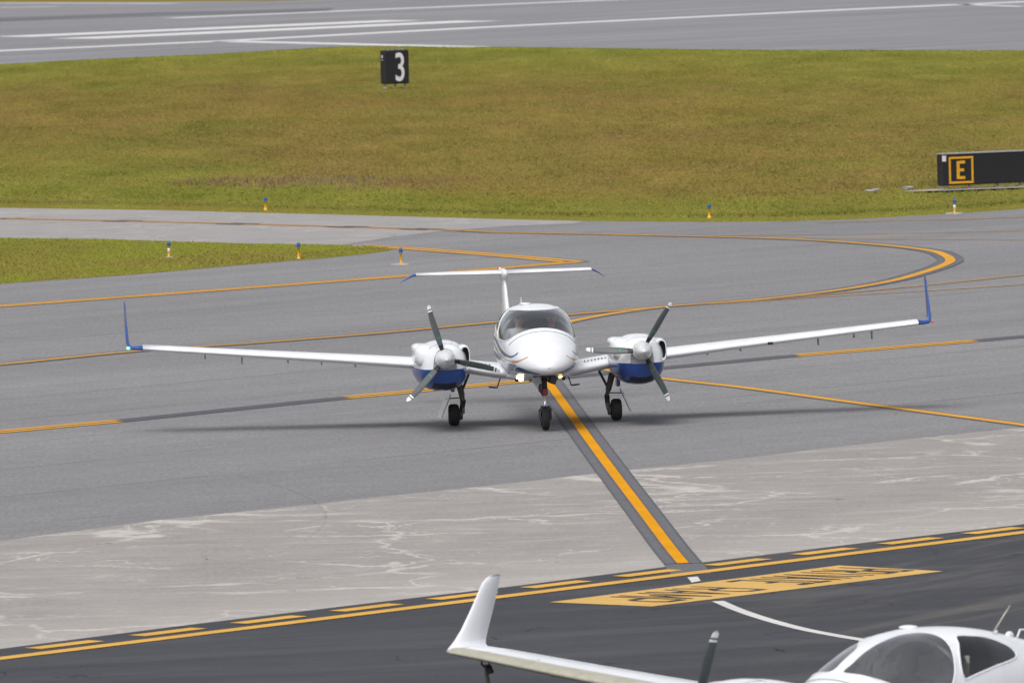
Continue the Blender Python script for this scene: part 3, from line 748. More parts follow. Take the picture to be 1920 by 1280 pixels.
    ng = mb.build('nose_gear_leg', [M['gear'], M['red'], M['chrome'], M['steel']], root)
    mb = MB(); tyre(mb, loc3((0, 1.745, .18)), .18, .125, 0, 1); mb.build('wheel', [M['rubber'], M['steel']], ng)
    for sg, mt in ((-1, M['greygear']), (1, M['gear'])):
        A = np.array([[math.cos(sg*.35), 0, -math.sin(sg*.35)], [0, 1, 0], [math.sin(sg*.35), 0, math.cos(sg*.35)]])
        MB().box(loc3((sg*.125, 1.78, .82)), (.10 if sg < 0 else .11, .42, .13), 0, A).build('nose_gear_door', [mt], root)
    q = [(-.10, 1.50), (.10, 1.50), (.09, 2.06), (-.09, 2.06)]
    mb = MB(); mb.box(loc3((0, 1.80, .885)), (.16, .55, .03)); mb.build('wheel_bay', [M['black']], root)
    # ---- tail
    secs = [(0, -4.05, 1.36, 1.45, .095, 0), (0, -4.35, 1.55, 1.18, .095, 0), (0, -4.62, 1.85, .98, .095, 0), (0, -4.80, 2.12, .86, .095, 0), (0, -4.84, 2.22, .83, .095, 0)]
    rows = []
    for _, sle, z, ch, t, _c in secs:
        a = airfoil(15, t); h = (a[:, 1] - .02*(1-(2*a[:, 0]-.8)**2)*.8)*ch
        rows.append(np.stack([h, sle - a[:, 0]*ch, np.full(len(a), z)], -1))
    mb = MB(); mb.grid(loc3(np.array(rows)), closed_v=True, caps=True); fin = mb.build('fin', [W], root)
    MB().box(loc3((-.045, -5.0, 1.78)), (.02, .05, .24)).build('fin_placard', [M['greygear']], fin)
    bu = Body([(-4.62, .01, 2.20, 2.215, 2.23, 2, 2), (-4.70, .045, 2.14, 2.215, 2.27, 2, 2), (-4.95, .065, 2.08, 2.215, 2.292, 2.2, 2), (-5.3, .06, 2.1, 2.215, 2.285, 2.2, 2), (-5.75, .01, 2.20, 2.215, 2.23, 2, 2)])
    mb = MB(); mb.grid(body_grid(bu, -np.pi, np.pi, 24, True, ns=30), closed_v=True, caps=True); mb.ball(loc3((-.055, -5.1, 2.285)), (.02, .05, .03)); mb.build('tail_bullet', [W], root)
    for sg in (-1, 1):
        secs = [(.03, -4.83, 2.215, .78, .10, 0), (.5, -4.88, 2.218, .70, .095, 0), (1.1, -4.94, 2.222, .60, .09, 0), (1.49, -4.98, 2.225, .54, .085, 0)]
        mb = MB(); mb.grid(loc3(foil_rows([(sg*a, b, c, d, e, f) for a, b, c, d, e, f in secs])), closed_v=True, caps=True); st = mb.build('tailplane', [W], root)
        secs = [(1.49, -4.98, 2.225, .54, .085, 0), (1.53, -5.01, 2.215, .50, .085, R(-25)), (1.62, -5.13, 2.165, .36, .075, R(-32)), (1.72, -5.28, 2.10, .18, .06, R(-32)), (1.745, -5.34, 2.085, .10, .05, R(-32))]
        mb = MB(); mb.grid(loc3(foil_rows([(sg*a, b, c, d, e, sg*f) for a, b, c, d, e, f in secs])), closed_v=True, caps=True); mb.build('tailplane_tip', [B], st)
    return root
# ---------------------------------------------------------------- the airfield
LANE = R(48.0)          # the taxiway runs this way
RUN = math.atan2(*(G(1600, 18) - G(420, 77.5))[[1, 0]])   # the far runway

def sheet(name, pts, z, mat, kind='structure', label=None):
    from mathutils.geometry import tessellate_polygon
    P = [Vector((p[0], p[1], 0)) for p in pts]
    tri = tessellate_polygon([P])
    F = [tuple(t) for t in tri]
    V = [(p[0], p[1], z) for p in pts]
    fixed = []
    for a, b, c in F:
        n = (P[b]-P[a]).cross(P[c]-P[a]).z
        fixed.append((a, b, c) if n > 0 else (a, c, b))
    o = mesh_obj(name, V, fixed, mat, None, False); o['kind'] = kind
    if label: o['label'] = label
    return o

def ribbon(pts, width, z, mb=None, mi=0, off=0.0):
    """painted line along ground points"""
    P = np.asarray([p[:2] for p in pts], float)
    d = np.gradient(P, axis=0); d /= np.linalg.norm(d, axis=1, keepdims=True)
    n = np.stack([-d[:, 1], d[:, 0]], -1)
    a = P + n*(off + width/2); b = P + n*(off - width/2)
    mb = mb or MB(); k = len(P)
    V = [(p[0], p[1], z) for p in b] + [(p[0], p[1], z) for p in a]
    mb.add(V, [(i, i+1, k+i+1, k+i) for i in range(k-1)], mi, False)
    return mb

def curve_px(px, step=.6):
    return catmull(np.array(GL(px)), step, closed=False)

def structure(mb, name, mats):
    o = mb.build(name, mats); o['kind'] = 'structure'; return o

_s0, _s1 = np.array(G(0, 1215.5)[:2]), np.array(G(1920, 982)[:2])
BANG = math.atan2(_s1[1]-_s0[1], _s1[0]-_s0[0]); BOFF = float(-_s0[0]*math.sin(BANG) + _s0[1]*math.cos(BANG))

def asphalt(name, base, lane_angle, streak=.20, speck=.42, seams=True, warm=0.0, patches=None):
    m, nt, out = new_mat(name)
    p = coords(nt); q = coords(nt, lane_angle)
    fine = noise(nt, coords(nt, 0, (1, .35, 1)), 13, 2, .8)
    mid = noise(nt, p, 1.7, 5, .6)
    st = noise(nt, coords(nt, lane_angle, (.035, .75, 1)), 1, 4, .6)
    big = noise(nt, coords(nt, lane_angle, (.05, .12, 1)), 1, 2, .5)
    v = math_(nt, 'MULTIPLY_ADD', fine, speck*2, 1 - speck)
    v = math_(nt, 'MULTIPLY', v, math_(nt, 'MULTIPLY_ADD', mid, .34, .83))
    v = math_(nt, 'MULTIPLY', v, math_(nt, 'MULTIPLY_ADD', st, streak*2, 1 - streak))
    v = math_(nt, 'MULTIPLY', v, math_(nt, 'MULTIPLY_ADD', big, .36, .82))
    if seams:
        y = node(nt, 'SeparateXYZ', {0: q}).outputs[1]
        wob = noise(nt, coords(nt, lane_angle, (.4, .02, 1)), 1, 3)
        yy = math_(nt, 'MULTIPLY_ADD', wob, .12, y)
        fr = math_(nt, 'ABSOLUTE', math_(nt, 'SUBTRACT', math_(nt, 'FRACT', math_(nt, 'DIVIDE', yy, 4.1)), .5))
        line = math_(nt, 'LESS_THAN', fr, .0085)
        brk = node(nt, 'MapRange', {0: noise(nt, coords(nt, lane_angle, (.12, .2, 1)), 1, 3), 1: .42, 2: .6}).outputs[0]
        v = math_(nt, 'MULTIPLY', v, math_(nt, 'SUBTRACT', 1, math_(nt, 'MULTIPLY', math_(nt, 'MULTIPLY', line, brk), .45)))
    col = mix(nt, 1.0, base, node(nt, 'CombineColor', {0: v, 1: v, 2: v}).outputs[0], 'MULTIPLY')
    if patches is not None: col = patches(nt, col, lane_angle)
    b = node(nt, 'Bump', {'Height': fine, 'Strength': .25, 'Distance': .01})
    principled(nt, out, col, .85, Normal=b.outputs[0], Specular_IOR_Level=.18)
    return m

def concrete(name, base, light, angle, cracks=True):
    m, nt, out = new_mat(name)
    p = coords(nt)
    fine = noise(nt, coords(nt, 0, (1, .4, 1)), 12, 3, .8); mid = noise(nt, p, 1.1, 6, .65); big = noise(nt, p, .22, 3)
    v = math_(nt, 'MULTIPLY_ADD', fine, .6, .7)
    v = math_(nt, 'MULTIPLY', v, math_(nt, 'MULTIPLY_ADD', mid, .34, .83))
    v = math_(nt, 'MULTIPLY', v, math_(nt, 'MULTIPLY_ADD', big, .24, .88))
    gr = noise(nt, coords(nt, R(6), (.5, 2.2, 1)), 1, 6, .7)
    v = math_(nt, 'MULTIPLY', v, math_(nt, 'MULTIPLY_ADD', gr, .5, .75))
    col = mix(nt, 1.0, base, node(nt, 'CombineColor', {0: v, 1: v, 2: v}).outputs[0], 'MULTIPLY')
    if cracks:
        wob = node(nt, 'TexNoise', {'Vector': p, 'Scale': .55, 'Detail': 5, 'Roughness': .6}).outputs[1]
        wp = node(nt, 'VectorMath', {0: p, 1: node(nt, 'VectorMath', {0: wob, 1: (2.6, 2.6, 0)}, operation='MULTIPLY').outputs[0]}, operation='ADD').outputs[0]
        # leached lines: pale, wide, following an irregular net of old cracks
        for sc, wd, amt, lo, hi in ((.23, .017, 1.0, .42, .54), (.42, .013, .95, .46, .60), (.8, .014, .8, .50, .62)):
            vo = node(nt, 'TexVoronoi', {'Vector': wp, 'Scale': sc}, feature='DISTANCE_TO_EDGE').outputs[0]
            wid = math_(nt, 'MULTIPLY_ADD', noise(nt, p, 1.6, 4), wd*2.4, wd*.1)
            ln = node(nt, 'MapRange', {0: math_(nt, 'DIVIDE', vo, wid), 1: .15, 2: 1.0, 3: 1.0, 4: 0.0}).outputs[0]
            msk = node(nt, 'MapRange', {0: noise(nt, p, .33, 4, .6), 1: lo, 2: hi}).outputs[0]
            col = mix(nt, math_(nt, 'MULTIPLY', math_(nt, 'MULTIPLY', ln, msk), amt), col, light)
            if sc < .3:
                core = math_(nt, 'MULTIPLY', math_(nt, 'LESS_THAN', vo, .0042), node(nt, 'MapRange', {0: noise(nt, p, .8, 4), 1: .56, 2: .64}).outputs[0])
                col = mix(nt, math_(nt, 'MULTIPLY', core, .8), col, (.05, .04, .035, 1))
        xx = node(nt, 'SeparateXYZ', {0: p}).outputs[0]
        rt_ = node(nt, 'MapRange', {0: math_(nt, 'MULTIPLY_ADD', noise(nt, p, .25, 3), 3.0, xx), 1: -3.0, 2: 5.0, 3: .45, 4: 1.0}).outputs[0]
        # pale wash in drifts
        wash = node(nt, 'MapRange', {0: noise(nt, coords(nt, 0, (.35, .18, 1)), 1, 6, .65, .6), 1: .54, 2: .72}).outputs[0]
        col = mix(nt, math_(nt, 'MULTIPLY', wash, .22), col, light)
        fl = node(nt, 'MapRange', {0: noise(nt, coords(nt, R(4), (.30, 1.6, 1)), 1, 7, .74, .5), 1: .56, 2: .64}).outputs[0]
        col = mix(nt, math_(nt, 'MULTIPLY', math_(nt, 'MULTIPLY', fl, rt_), .6), col, light)
        bd = node(nt, 'SeparateXYZ', {0: coords(nt, BANG)}).outputs[1]
        nearb = node(nt, 'MapRange', {0: math_(nt, 'MULTIPLY_ADD', noise(nt, p, .5, 5), 3.0, bd), 1: BOFF + 5.5, 2: BOFF + 1.0}).outputs[0]
        col = mix(nt, math_(nt, 'MULTIPLY', nearb, .42), col, light)
        spots = node(nt, 'MapRange', {0: noise(nt, p, 3.2, 4, .7), 1: .735, 2: .76}).outputs[0]
        col = mix(nt, math_(nt, 'MULTIPLY', spots, .7), col, (.07, .055, .045, 1))
    b = node(nt, 'Bump', {'Height': mid, 'Strength': .2, 'Distance': .02})
    principled(nt, out, col, .85, Normal=b.outputs[0], Specular_IOR_Level=.25)
    return m

def worn_paint(name, color, under, wear=.5, scale=6):
    m, nt, out = new_mat(name)
    p = coords(nt)
    n = noise(nt, p, scale, 6, .72); d = noise(nt, p, .9, 4)
    c = ramp(nt, d, [(.3, tuple(c*.86 for c in color[:3])), (.7, color)])
    f = node(nt, 'MapRange', {0: n, 1: wear+.16, 2: wear+.24}).outputs[0]
    c = mix(nt, f, c, under)
    principled(nt, out, c, .85, Specular_IOR_Level=.06); return m

YEL = (.56, .285, .040, 1)
ASP = (.180, .178, .183, 1)
M_asp = asphalt('taxiway_asphalt', ASP, LANE)
M_run = asphalt('runway_asphalt', (.188, .187, .198, 1), RUN, streak=.55, speck=.12, seams=False)
M_con = concrete('aged_concrete', (.246, .229, .217, 1), (.42, .397, .37, 1), LANE)
M_con2 = concrete('pale_concrete', (.255, .243, .24, 1), (.33, .31, .30, 1), 0)
def sand(nt, col, ang):
    x = node(nt, 'SeparateXYZ', {0: coords(nt)}).outputs[0]
    right = node(nt, 'MapRange', {0: x, 1: 2.5, 2: 5.0}).outputs[0]
    s = node(nt, 'MapRange', {0: noise(nt, coords(nt, R(60), (.10, .75, 1)), 1, 6, .68, .5), 1: .47, 2: .68}).outputs[0]
    g = noise(nt, coords(nt), 9, 4, .75)
    f = math_(nt, 'MULTIPLY', math_(nt, 'MULTIPLY', s, right), math_(nt, 'MULTIPLY_ADD', g, 1.4, -.1))
    col = mix(nt, math_(nt, 'MULTIPLY', f, .75), col, (.18, .16, .135, 1))
    w = node(nt, 'MapRange', {0: noise(nt, coords(nt, R(20), (.10, .7, 1)), 1, 6, .65), 1: .50, 2: .72}).outputs[0]
    col = mix(nt, math_(nt, 'MULTIPLY', w, .55), col, (.092, .094, .102, 1))
    p = coords(nt)
    wob = node(nt, 'TexNoise', {'Vector': p, 'Scale': 1.1, 'Detail': 5}).outputs[1]
    wp = node(nt, 'VectorMath', {0: p, 1: wob}, operation='ADD').outputs[0]
    vo = node(nt, 'TexVoronoi', {'Vector': wp, 'Scale': .33}, feature='DISTANCE_TO_EDGE').outputs[0]
    cr = math_(nt, 'MULTIPLY', math_(nt, 'LESS_THAN', vo, .005), node(nt, 'MapRange', {0: noise(nt, p, .5, 3), 1: .50, 2: .58}).outputs[0])
    return mix(nt, math_(nt, 'MULTIPLY', cr, .75), col, (.010, .010, .012, 1))
M_ramp = asphalt('sealed_black_asphalt', (.045, .0465, .053, 1), R(20), streak=.25, speck=.2, seams=False, patches=sand)
M_seal = asphalt('black_sealer', (.058, .060, .072, 1), R(48), streak=.2, speck=.25, seams=False)
M_old = asphalt('faded_black_border', (.112, .113, .124, 1), R(90), streak=.12, speck=.22, seams=False)
M_yel = worn_paint('yellow_paint', YEL, (.24, .17, .08, 1), .50, 4)
M_yel_new = worn_paint('fresh_yellow_paint', (.60, .265, .006, 1), (.16, .12, .05, 1), .66)
M_yel_old = worn_paint('faded_yellow_paint', (.42, .235, .08, 1), ASP, .56)
M_yel_ramp = worn_paint('ramp_yellow_paint', (.56, .325, .075, 1), (.10, .085, .06, 1), .54)
M_box = worn_paint('sign_ground_paint', (.54, .345, .115, 1), (.45, .32, .16, 1), .5, 3)
M_wht = worn_paint('white_paint_line', (.55, .54, .53, 1), ASP, .60)
M_runwht = worn_paint('runway_white_paint', (.56, .545, .55, 1), ASP, .58, 3)
M_black = plain('letter_black', (.035, .030, .040, 1), .8)

# ground: one sheet to the horizon
def soil():
    m, nt, out = new_mat('grass_soil')
    p = coords(nt)
    n = noise(nt, coords(nt, 0, (.10, .05, 1)), 1, 6, .6); f = noise(nt, p, 5, 4, .7)
    c = ramp(nt, n, [(.3, (.180, .130, .036)), (.5, (.170, .160, .034)), (.7, (.185, .125, .040))])
    c = mix(nt, math_(nt, 'MULTIPLY_ADD', f, .8, -.1), c, (.14, .125, .032, 1))
    principled(nt, out, c, 1, Specular_IOR_Level=0); return m
sheet('ground', [(-3000, -500), (3000, -500), (3000, 5000), (-3000, 5000)], -.02, soil())

far_edge = [(-400, 128), (-200, 127), (0, 121), (200, 110), (400, 102), (560, 92), (640, 87.5), (760, 86.5), (900, 88), (1150, 91), (1400, 94), (1920, 95), (2120, 96), (2400, 98)]
near_edge = [(-400, 384), (-200, 387), (0, 390), (150, 392), (300, 394.5), (450, 398), (600, 402), (900, 410), (1100, 414.5), (1330, 416.5), (1480, 415), (1600, 411), (1740, 403), (1830, 398), (1920, 391.5), (2120, 375), (2400, 350)]
wedge = [(-400, 440), (-200, 444), (0, 446), (200, 448.5), (330, 453), (480, 457), (640, 459.5), (700, 462), (735, 465), (742, 467), (725, 471), (690, 476), (600, 485), (450, 497), (250, 515), (0, 532), (-200, 546), (-400, 560)]
con_far = [(-400, 384), (-200, 387), (0, 390), (300, 394.5), (600, 402), (900, 410), (1000, 412.5), (1095, 415), (1075, 419.5), (960, 424), (830, 433.5), (740, 444), (650, 458), (640, 459.5), (480, 457), (330, 453), (200, 448.5), (0, 446), (-200, 444), (-400, 440)]
con_top = [(-400, 1052), (-200, 1034), (0, 1013.5), (300, 974), (600, 944), (700, 932), (900, 912), (1120, 887), (1187, 880), (1300, 868), (1400, 858), (1513, 844), (1700, 823), (1920, 801), (2120, 780), (2400, 750)]
ramp_top = [(-400, 1272), (-200, 1243), (0, 1215.5), (350, 1171), (700, 1129), (980, 1096), (1251, 1061.5), (1322, 1053), (1400, 1043.5), (1660, 1012), (1920, 982), (2120, 958), (2400, 925)]

def ext(pts, far=130.0, ends=(True, True)):
    P = [np.array(p) for p in pts]; a, b = P[0]-P[1], P[-1]-P[-2]
    return ([P[0] + a/np.linalg.norm(a)*far] if ends[0] else []) + P + ([P[-1] + b/np.linalg.norm(b)*far] if ends[1] else [])
NEARX, CONX, RAMPX, FARX = [ext(GL(q)) for q in (near_edge, con_top, ramp_top, far_edge)]
sheet('taxiway', NEARX + CONX[::-1], 0.0, M_asp)
sheet('concrete_apron', CONX + RAMPX[::-1], 0.0, M_con)
sheet('ramp_pavement', RAMPX + [np.array((160., 15.)), np.array((-160., 15.))], 0.0, M_ramp)
sheet('concrete_taxiway', ext(GL(con_far)), .004, M_con2)
sheet('grass_verge', ext(GL(wedge)), .004, soil())
run_far = [(-900, 14), (-400, 9), (0, 4.5), (300, 3.5), (500, 2.0), (800, -5), (1200, -16), (1700, -32), (2400, -52), (2800, -60)]
sheet('runway', FARX + ext(GL(run_far))[::-1], 0.0, M_run)

# ---- runway paint
def stripe(px, w, name='runway_stripe', mat=M_runwht, z=.006):
    structure(ribbon(GL(px), w, z), name, mat)
stripe([(-400, 114.5), (0, 95.8), (420, 77.3), (960, 49), (1600, 18), (1920, 4), (2300, -12)], 2.0)
stripe([(420, 77.8), (775, 86.0), (900, 88.6)], 1.4)
stripe([(20, 69.5), (760, 38.5)], 3.6, 'runway_bar')
stripe([(135, 73.2), (900, 39.5)], 3.6, 'runway_bar')
stripe([(320, 34.6), (960, 8.0), (1200, -2)], 1.8)
stripe([(-300, 19), (0, 14.5), (110, 12.6)], .8)
stripe([(-300, 9), (0, 5.8), (330, 7.2)], .8)
stripe([(1800, 8.5), (1920, 13)], .7)
m, nt, out = new_mat('tyre_rubber_marks')
rv = node(nt, 'MapRange', {0: noise(nt, coords(nt, RUN, (.02, .9, 1)), 1, 4, .6), 1: .35, 2: .7}).outputs[0]
principled(nt, out, ramp(nt, rv, [(0, (.13, .131, .142)), (1, (.055, .056, .064))]), .85)
structure(ribbon(GL([(-700, 64), (0, 37.5), (300, 27), (620, 19)]), 9.0, .003), 'rubber_streak', m)

# ---- taxiway paint
def band(px, w, name, mat, z=.008, border=None, bm=M_old, step=.6):
    c = curve_px(px, step)
    if border:
        structure(ribbon(c, border, z-.003), 'line_border', bm)
    structure(ribbon(c, w, z), name, mat)
    if border and name == 'lead_in_line' or border == .56:
        mb = MB()
        for o_ in (-border/2, border/2, -w/2-.012, w/2+.012): ribbon(c, .022, z+.002, mb, off=o_)
        structure(mb, 'border_edge', M_edge)
def double(px, w, gap, name, mat, z=.008, border=None):
    c = curve_px(px)
    if border: structure(ribbon(c, border, z-.003), 'line_border', M_old)
    mb = ribbon(c, w, z, off=gap/2+w/2); ribbon(c, w, z, mb, off=-gap/2-w/2)
    structure(mb, name, mat)

M_edge = plain('border_edge_black', (.075, .076, .085, 1), .9)
# lead-in line the aeroplane is following
band([(996, 684), (1008, 697), (1020, 708), (1030, 720), (1060, 762), (1105, 825), (1150, 886), (1206, 960), (1255, 1025), (1281, 1056.5)], .158, 'lead_in_line', M_yel_new, .012, .49)
# edge and centre lines
double([(-200, 589), (0, 574), (240, 556.5), (480, 538.5), (760, 517.5), (930, 503.5), (1082, 491)], .24, .08, 'taxiway_edge_line', M_yel, border=.85)
double([(672, 460.8), (760, 465.5), (870, 473.5), (980, 482.5), (1075, 491)], .22, .13, 'taxiway_edge_line', M_yel, border=.8)
band([(-200, 700), (0, 683.5), (240, 660), (480, 643), (690, 626.5), (925, 604.5), (1065, 590.5), (1200, 579), (1300, 571), (1400, 563.5), (1500, 553.5), (1600, 540), (1680, 525), (1740, 508), (1772, 496), (1782, 488.5), (1772, 479), (1740, 469.5), (1640, 458.5), (1480, 448.5), (1200, 441), (960, 436.2), (870, 433)], .225, 'centre_line', M_yel, .010, .56, step=.4)
band([(1000, 621), (1065, 604), (1140, 589.5), (1220, 578.5), (1300, 571), (1400, 563.5)], .225, 'centre_line', M_yel, .011, .45)
band([(1330, 570), (1500, 556.5), (1700, 538.5), (1920, 516), (2200, 488)], .15, 'taxi_line', M_yel_old, .009, .3)
band([(1330, 571), (1500, 559.5), (1700, 548), (1920, 534), (2200, 515)], .13, 'taxi_line', M_yel_old, .009)
band([(1000, 676), (1120, 691), (1240, 709.5), (1400, 727.5), (1600, 754.5), (1920, 797), (2200, 835)], .21, 'taxi_line', M_yel, .010, .34)
band([(900, 437), (1200, 441.8), (1500, 447), (1920, 450.5), (2200, 452)], .12, 'taxi_line', M_yel_old, .009)
band([(1300, 442.5), (1500, 440.5), (1700, 437.5), (1920, 433), (2200, 427)], .12, 'taxi_line', M_yel_old, .009)
band([(1540, 417.5), (1650, 415), (1800, 411.5), (1920, 407.5), (2200, 398)], .16, 'taxi_line', M_yel_old, .009)
# dashed taxiway edge: pairs of yellow dashes, dull blacked-out paint between them
mb, mk = MB(), MB()
ey = lambda x: np.interp(x, [-400, 0, 213, 640, 985, 1485, 1820, 2300], [846, 809.5, 790.5, 746.5, 714.5, 667.5, 640, 598])
for p0_, p1_, p2_ in ((-400, 213, 640), (640, 985, 1485), (1485, 1820, 2250)):
    a, b, nx = [np.array(G(q_, ey(q_))[:2]) for q_ in (p0_, p1_, p2_)]
    ax = (b-a)/np.linalg.norm(b-a)
    for off in (-.165, .165):
        ribbon([a + ax*(.25 if off > 0 else 0), b + ax*(.25 if off > 0 else 0)], .215, .009, mb, off=off)
    ribbon([b, nx], .60, .006, mk)
    ribbon([a - ax*.2, b + ax*.2], .56, .004, mk)
structure(mb, 'taxiway_edge_dash', M_yel); structure(mk, 'blacked_out_paint', asphalt('blacked_out_lines', (.078, .080, .092, 1), R(48), streak=.2, speck=.3, seams=False))
# tyre marks
M_tyre, nt, out = new_mat('tyre_mark')
_t = node(nt, 'BsdfTransparent'); _d = node(nt, 'BsdfDiffuse', {'Color': (.06, .058, .058, 1)})
_f = node(nt, 'MapRange', {0: noise(nt, coords(nt), 2.5, 5, .7), 1: .42, 2: .68, 3: 0.0, 4: .2}).outputs[0]
_x = node(nt, 'MixShader', {0: _f, 1: _t.outputs[0], 2: _d.outputs[0]}); nt.links.new(_x.outputs[0], out.inputs[0])
structure(ribbon(curve_px([(400, 883), (480, 900), (560, 925), (600, 950), (611, 972), (596, 995), (550, 1025), (480, 1052), (400, 1075)], .3), .05, .006), 'tyre_mark', M_tyre)
structure(ribbon(curve_px([(640, 800), (760, 795), (830, 792), (860, 797)], .3), .10, .005), 'tyre_mark', M_tyre)
# far concrete taxiway: faded double line with black dashes on it
double([(-200, 405.5), (0, 410), (300, 416.5), (600, 424.5), (870, 432.8)], .17, .10, 'faded_line', M_yel_old, .010)
c1 = [(0, 12), (192, 238), (405, 455), (613, 660), (750, 800)]
mb = MB()
yy = lambda x: np.interp(x, [-200, 0, 300, 600, 870], [405.5, 410, 416.5, 424.5, 432.8])
for a, b in c1:
    ribbon(GL([(a, yy(a)+1.1), (b, yy(b)+1.1)]), .17, .013, mb)
    ribbon(GL([(a+32, yy(a+32)-1.1), (b+32, yy(b+32)-1.1)]), .17, .013, mb)
structure(mb, 'black_dash', M_seal)

# ---- boundary of the ramp: black sealed strip, dashes and a solid yellow line
S0, S1 = np.array(G(0, 1234.6)[:2]), np.array(G(1400, 1062)[:2])
bx = (S1-S0)/np.linalg.norm(S1-S0); bn = np.array([-bx[1], bx[0]])
mb = MB(); ribbon([S0 - bx*60, S0 + bx*90], .285, .008, mb); structure(mb, 'boundary_line', M_yel_ramp)
def on_line(px, py):
    p = np.array(G(px, py)[:2]) - S0; return p @ bx, p @ bn
t1, o1 = on_line(1215, 1074.5); t2, _ = on_line(1380, 1053.5)
per = 1.83; ph0 = t1
mb = MB(); mbw = MB()
dash_off = o1
for k in range(-36, 50):
    t = ph0 + k*per
    a = S0 + bx*(t - .56); b = S0 + bx*(t + .56)
    ribbon([a, b], .285, .008, mb, off=dash_off)
structure(mb, 'boundary_dash', M_yel_ramp)
# short cross-joint of dark sealer where the lead-in line ends
structure(ribbon(GL([(1281, 1056.5), (1296, 1076)]), .52, .004), 'line_border', M_old)
# surface-painted notice, read from the taxiway
c00, c10, c01 = [np.array(G(*p)[:2]) for p in ((1030, 1129), (1573, 1060), (1222, 1137))]
c11 = np.array(G(1768, 1071)[:2])
sheet('painted_notice', [c00, c01, c11, c10], .006, M_box)
m_u = (c10-c00); m_v = (c01-c00)
def text_mesh(txt, fat=0.0):
    cu = bpy.data.curves.new('lettering', 'FONT'); cu.body = txt; cu.offset = fat; cu.resolution_u = 6
    o = bpy.data.objects.new('lettering', cu); COL.objects.link(o)
    dg = bpy.context.evaluated_depsgraph_get(); dg.update()
    me = bpy.data.meshes.new_from_object(o.evaluated_get(dg)); bpy.data.objects.remove(o)
    v = np.array([tuple(p.co[:2]) for p in me.vertices]); f = [tuple(p.vertices) for p in me.polygons]
    bpy.data.meshes.remove(me)
    v = (v - v.min(0))/(v.max(0)-v.min(0)); return v, f
# stencil letters: strokes on a 1 x 1 cell
GLYPH = {'P': [[(0, 0), (0, 1), (.8, 1), (1, .88), (1, .6), (.8, .48), (0, .48)]], 'R': [[(0, 0), (0, 1), (.8, 1), (1, .88), (1, .6), (.8, .48), (0, .48)], [(.45, .48), (1, 0)]], 'I': [[(.5, 0), (.5, 1)]],
         'V': [[(0, 1), (.5, 0), (1, 1)]], 'A': [[(0, 0), (.5, 1), (1, 0)], [(.22, .32), (.78, .32)]], 'T': [[(0, 1), (1, 1)], [(.5, 0), (.5, 1)]], 'E': [[(1, 0), (0, 0), (0, 1), (1, 1)], [(0, .52), (.8, .52)]], 'M': [[(0, 0), (0, 1), (.5, .3), (1, 1), (1, 0)]]}
Lu, Lv = np.linalg.norm(m_u), np.linalg.norm(m_v); eu, ev = m_u/Lu, m_v/Lv
for txt, u0, u1 in (('RAMP', .44, .075), ('PRIVATE', .955, .545)):
    n_ = len(txt); cell = (u0-u1)*Lu/n_; mb = MB(); z_ = .010
    for k, ch in enumerate(txt):
        cw_ = cell*.70*(.2 if ch == 'I' else 1); st_ = u0*Lu - cell*(k + .12 + (.28 if ch == 'I' else 0))
        for path in GLYPH[ch]:
            pts = [c00 + eu*(st_ - cw_*a) + ev*(Lv*.16 + Lv*.70*b) for a, b in path]
            for p, q in zip(pts, pts[1:]):
                d = (q-p)/np.linalg.norm(q-p); w_ = .024 + .030*abs(d @ eu); e = .02
                nn_ = np.array([-d[1], d[0]])*w_; p2, q2 = p - d*e, q + d*e; z_ += .00012
                mb.add([(*(p2-nn_), z_), (*(q2-nn_), z_), (*(q2+nn_), z_), (*(p2+nn_), z_)], [(0, 1, 2, 3)], 0, False)
    structure(mb, 'notice_lettering', M_black)
sheet('white_mark', GL([(1289, 1082.5), (1308, 1081), (1314, 1089), (1297, 1092.5)]), .007, M_wht)
c = curve_px([(1346, 1127), (1362, 1134), (1390, 1145.5), (1440, 1162), (1500, 1178), (1560, 1190), (1640, 1203), (1760, 1219), (1900, 1234)], .3)
structure(ribbon(c, .155, .007), 'curved_white_line', M_wht)

# ---------------------------------------------------------------- grass
def vnoise(x, y, seed):
    r = np.random.default_rng(seed); T = r.random((257, 257))
    xi = np.floor(x).astype(int); yi = np.floor(y).astype(int); fx = x-xi; fy = y-yi
    fx = fx*fx*(3-2*fx); fy = fy*fy*(3-2*fy)
    g = lambda a, b: T[a % 257, b % 257]
    return (g(xi, yi)*(1-fx)+g(xi+1, yi)*fx)*(1-fy) + (g(xi, yi+1)*(1-fx)+g(xi+1, yi+1)*fx)*fy
def fbm(x, y, seed, o=4):
    return sum(vnoise(x*2**k, y*2**k, seed+k)*.5**k for k in range(o))/sum(.5**k for k in range(o))

NE = np.array(GL(near_edge)); FE = np.array(GL(far_edge))
def band_t(X, Y):
    o = np.argsort(NE[:, 0]); yn = np.interp(X, NE[o, 0], NE[o, 1]); o2 = np.argsort(FE[:, 0]); yf = np.interp(X, FE[o2, 0], FE[o2, 1])
    return (Y-yn)/(yf-yn), Y-yn

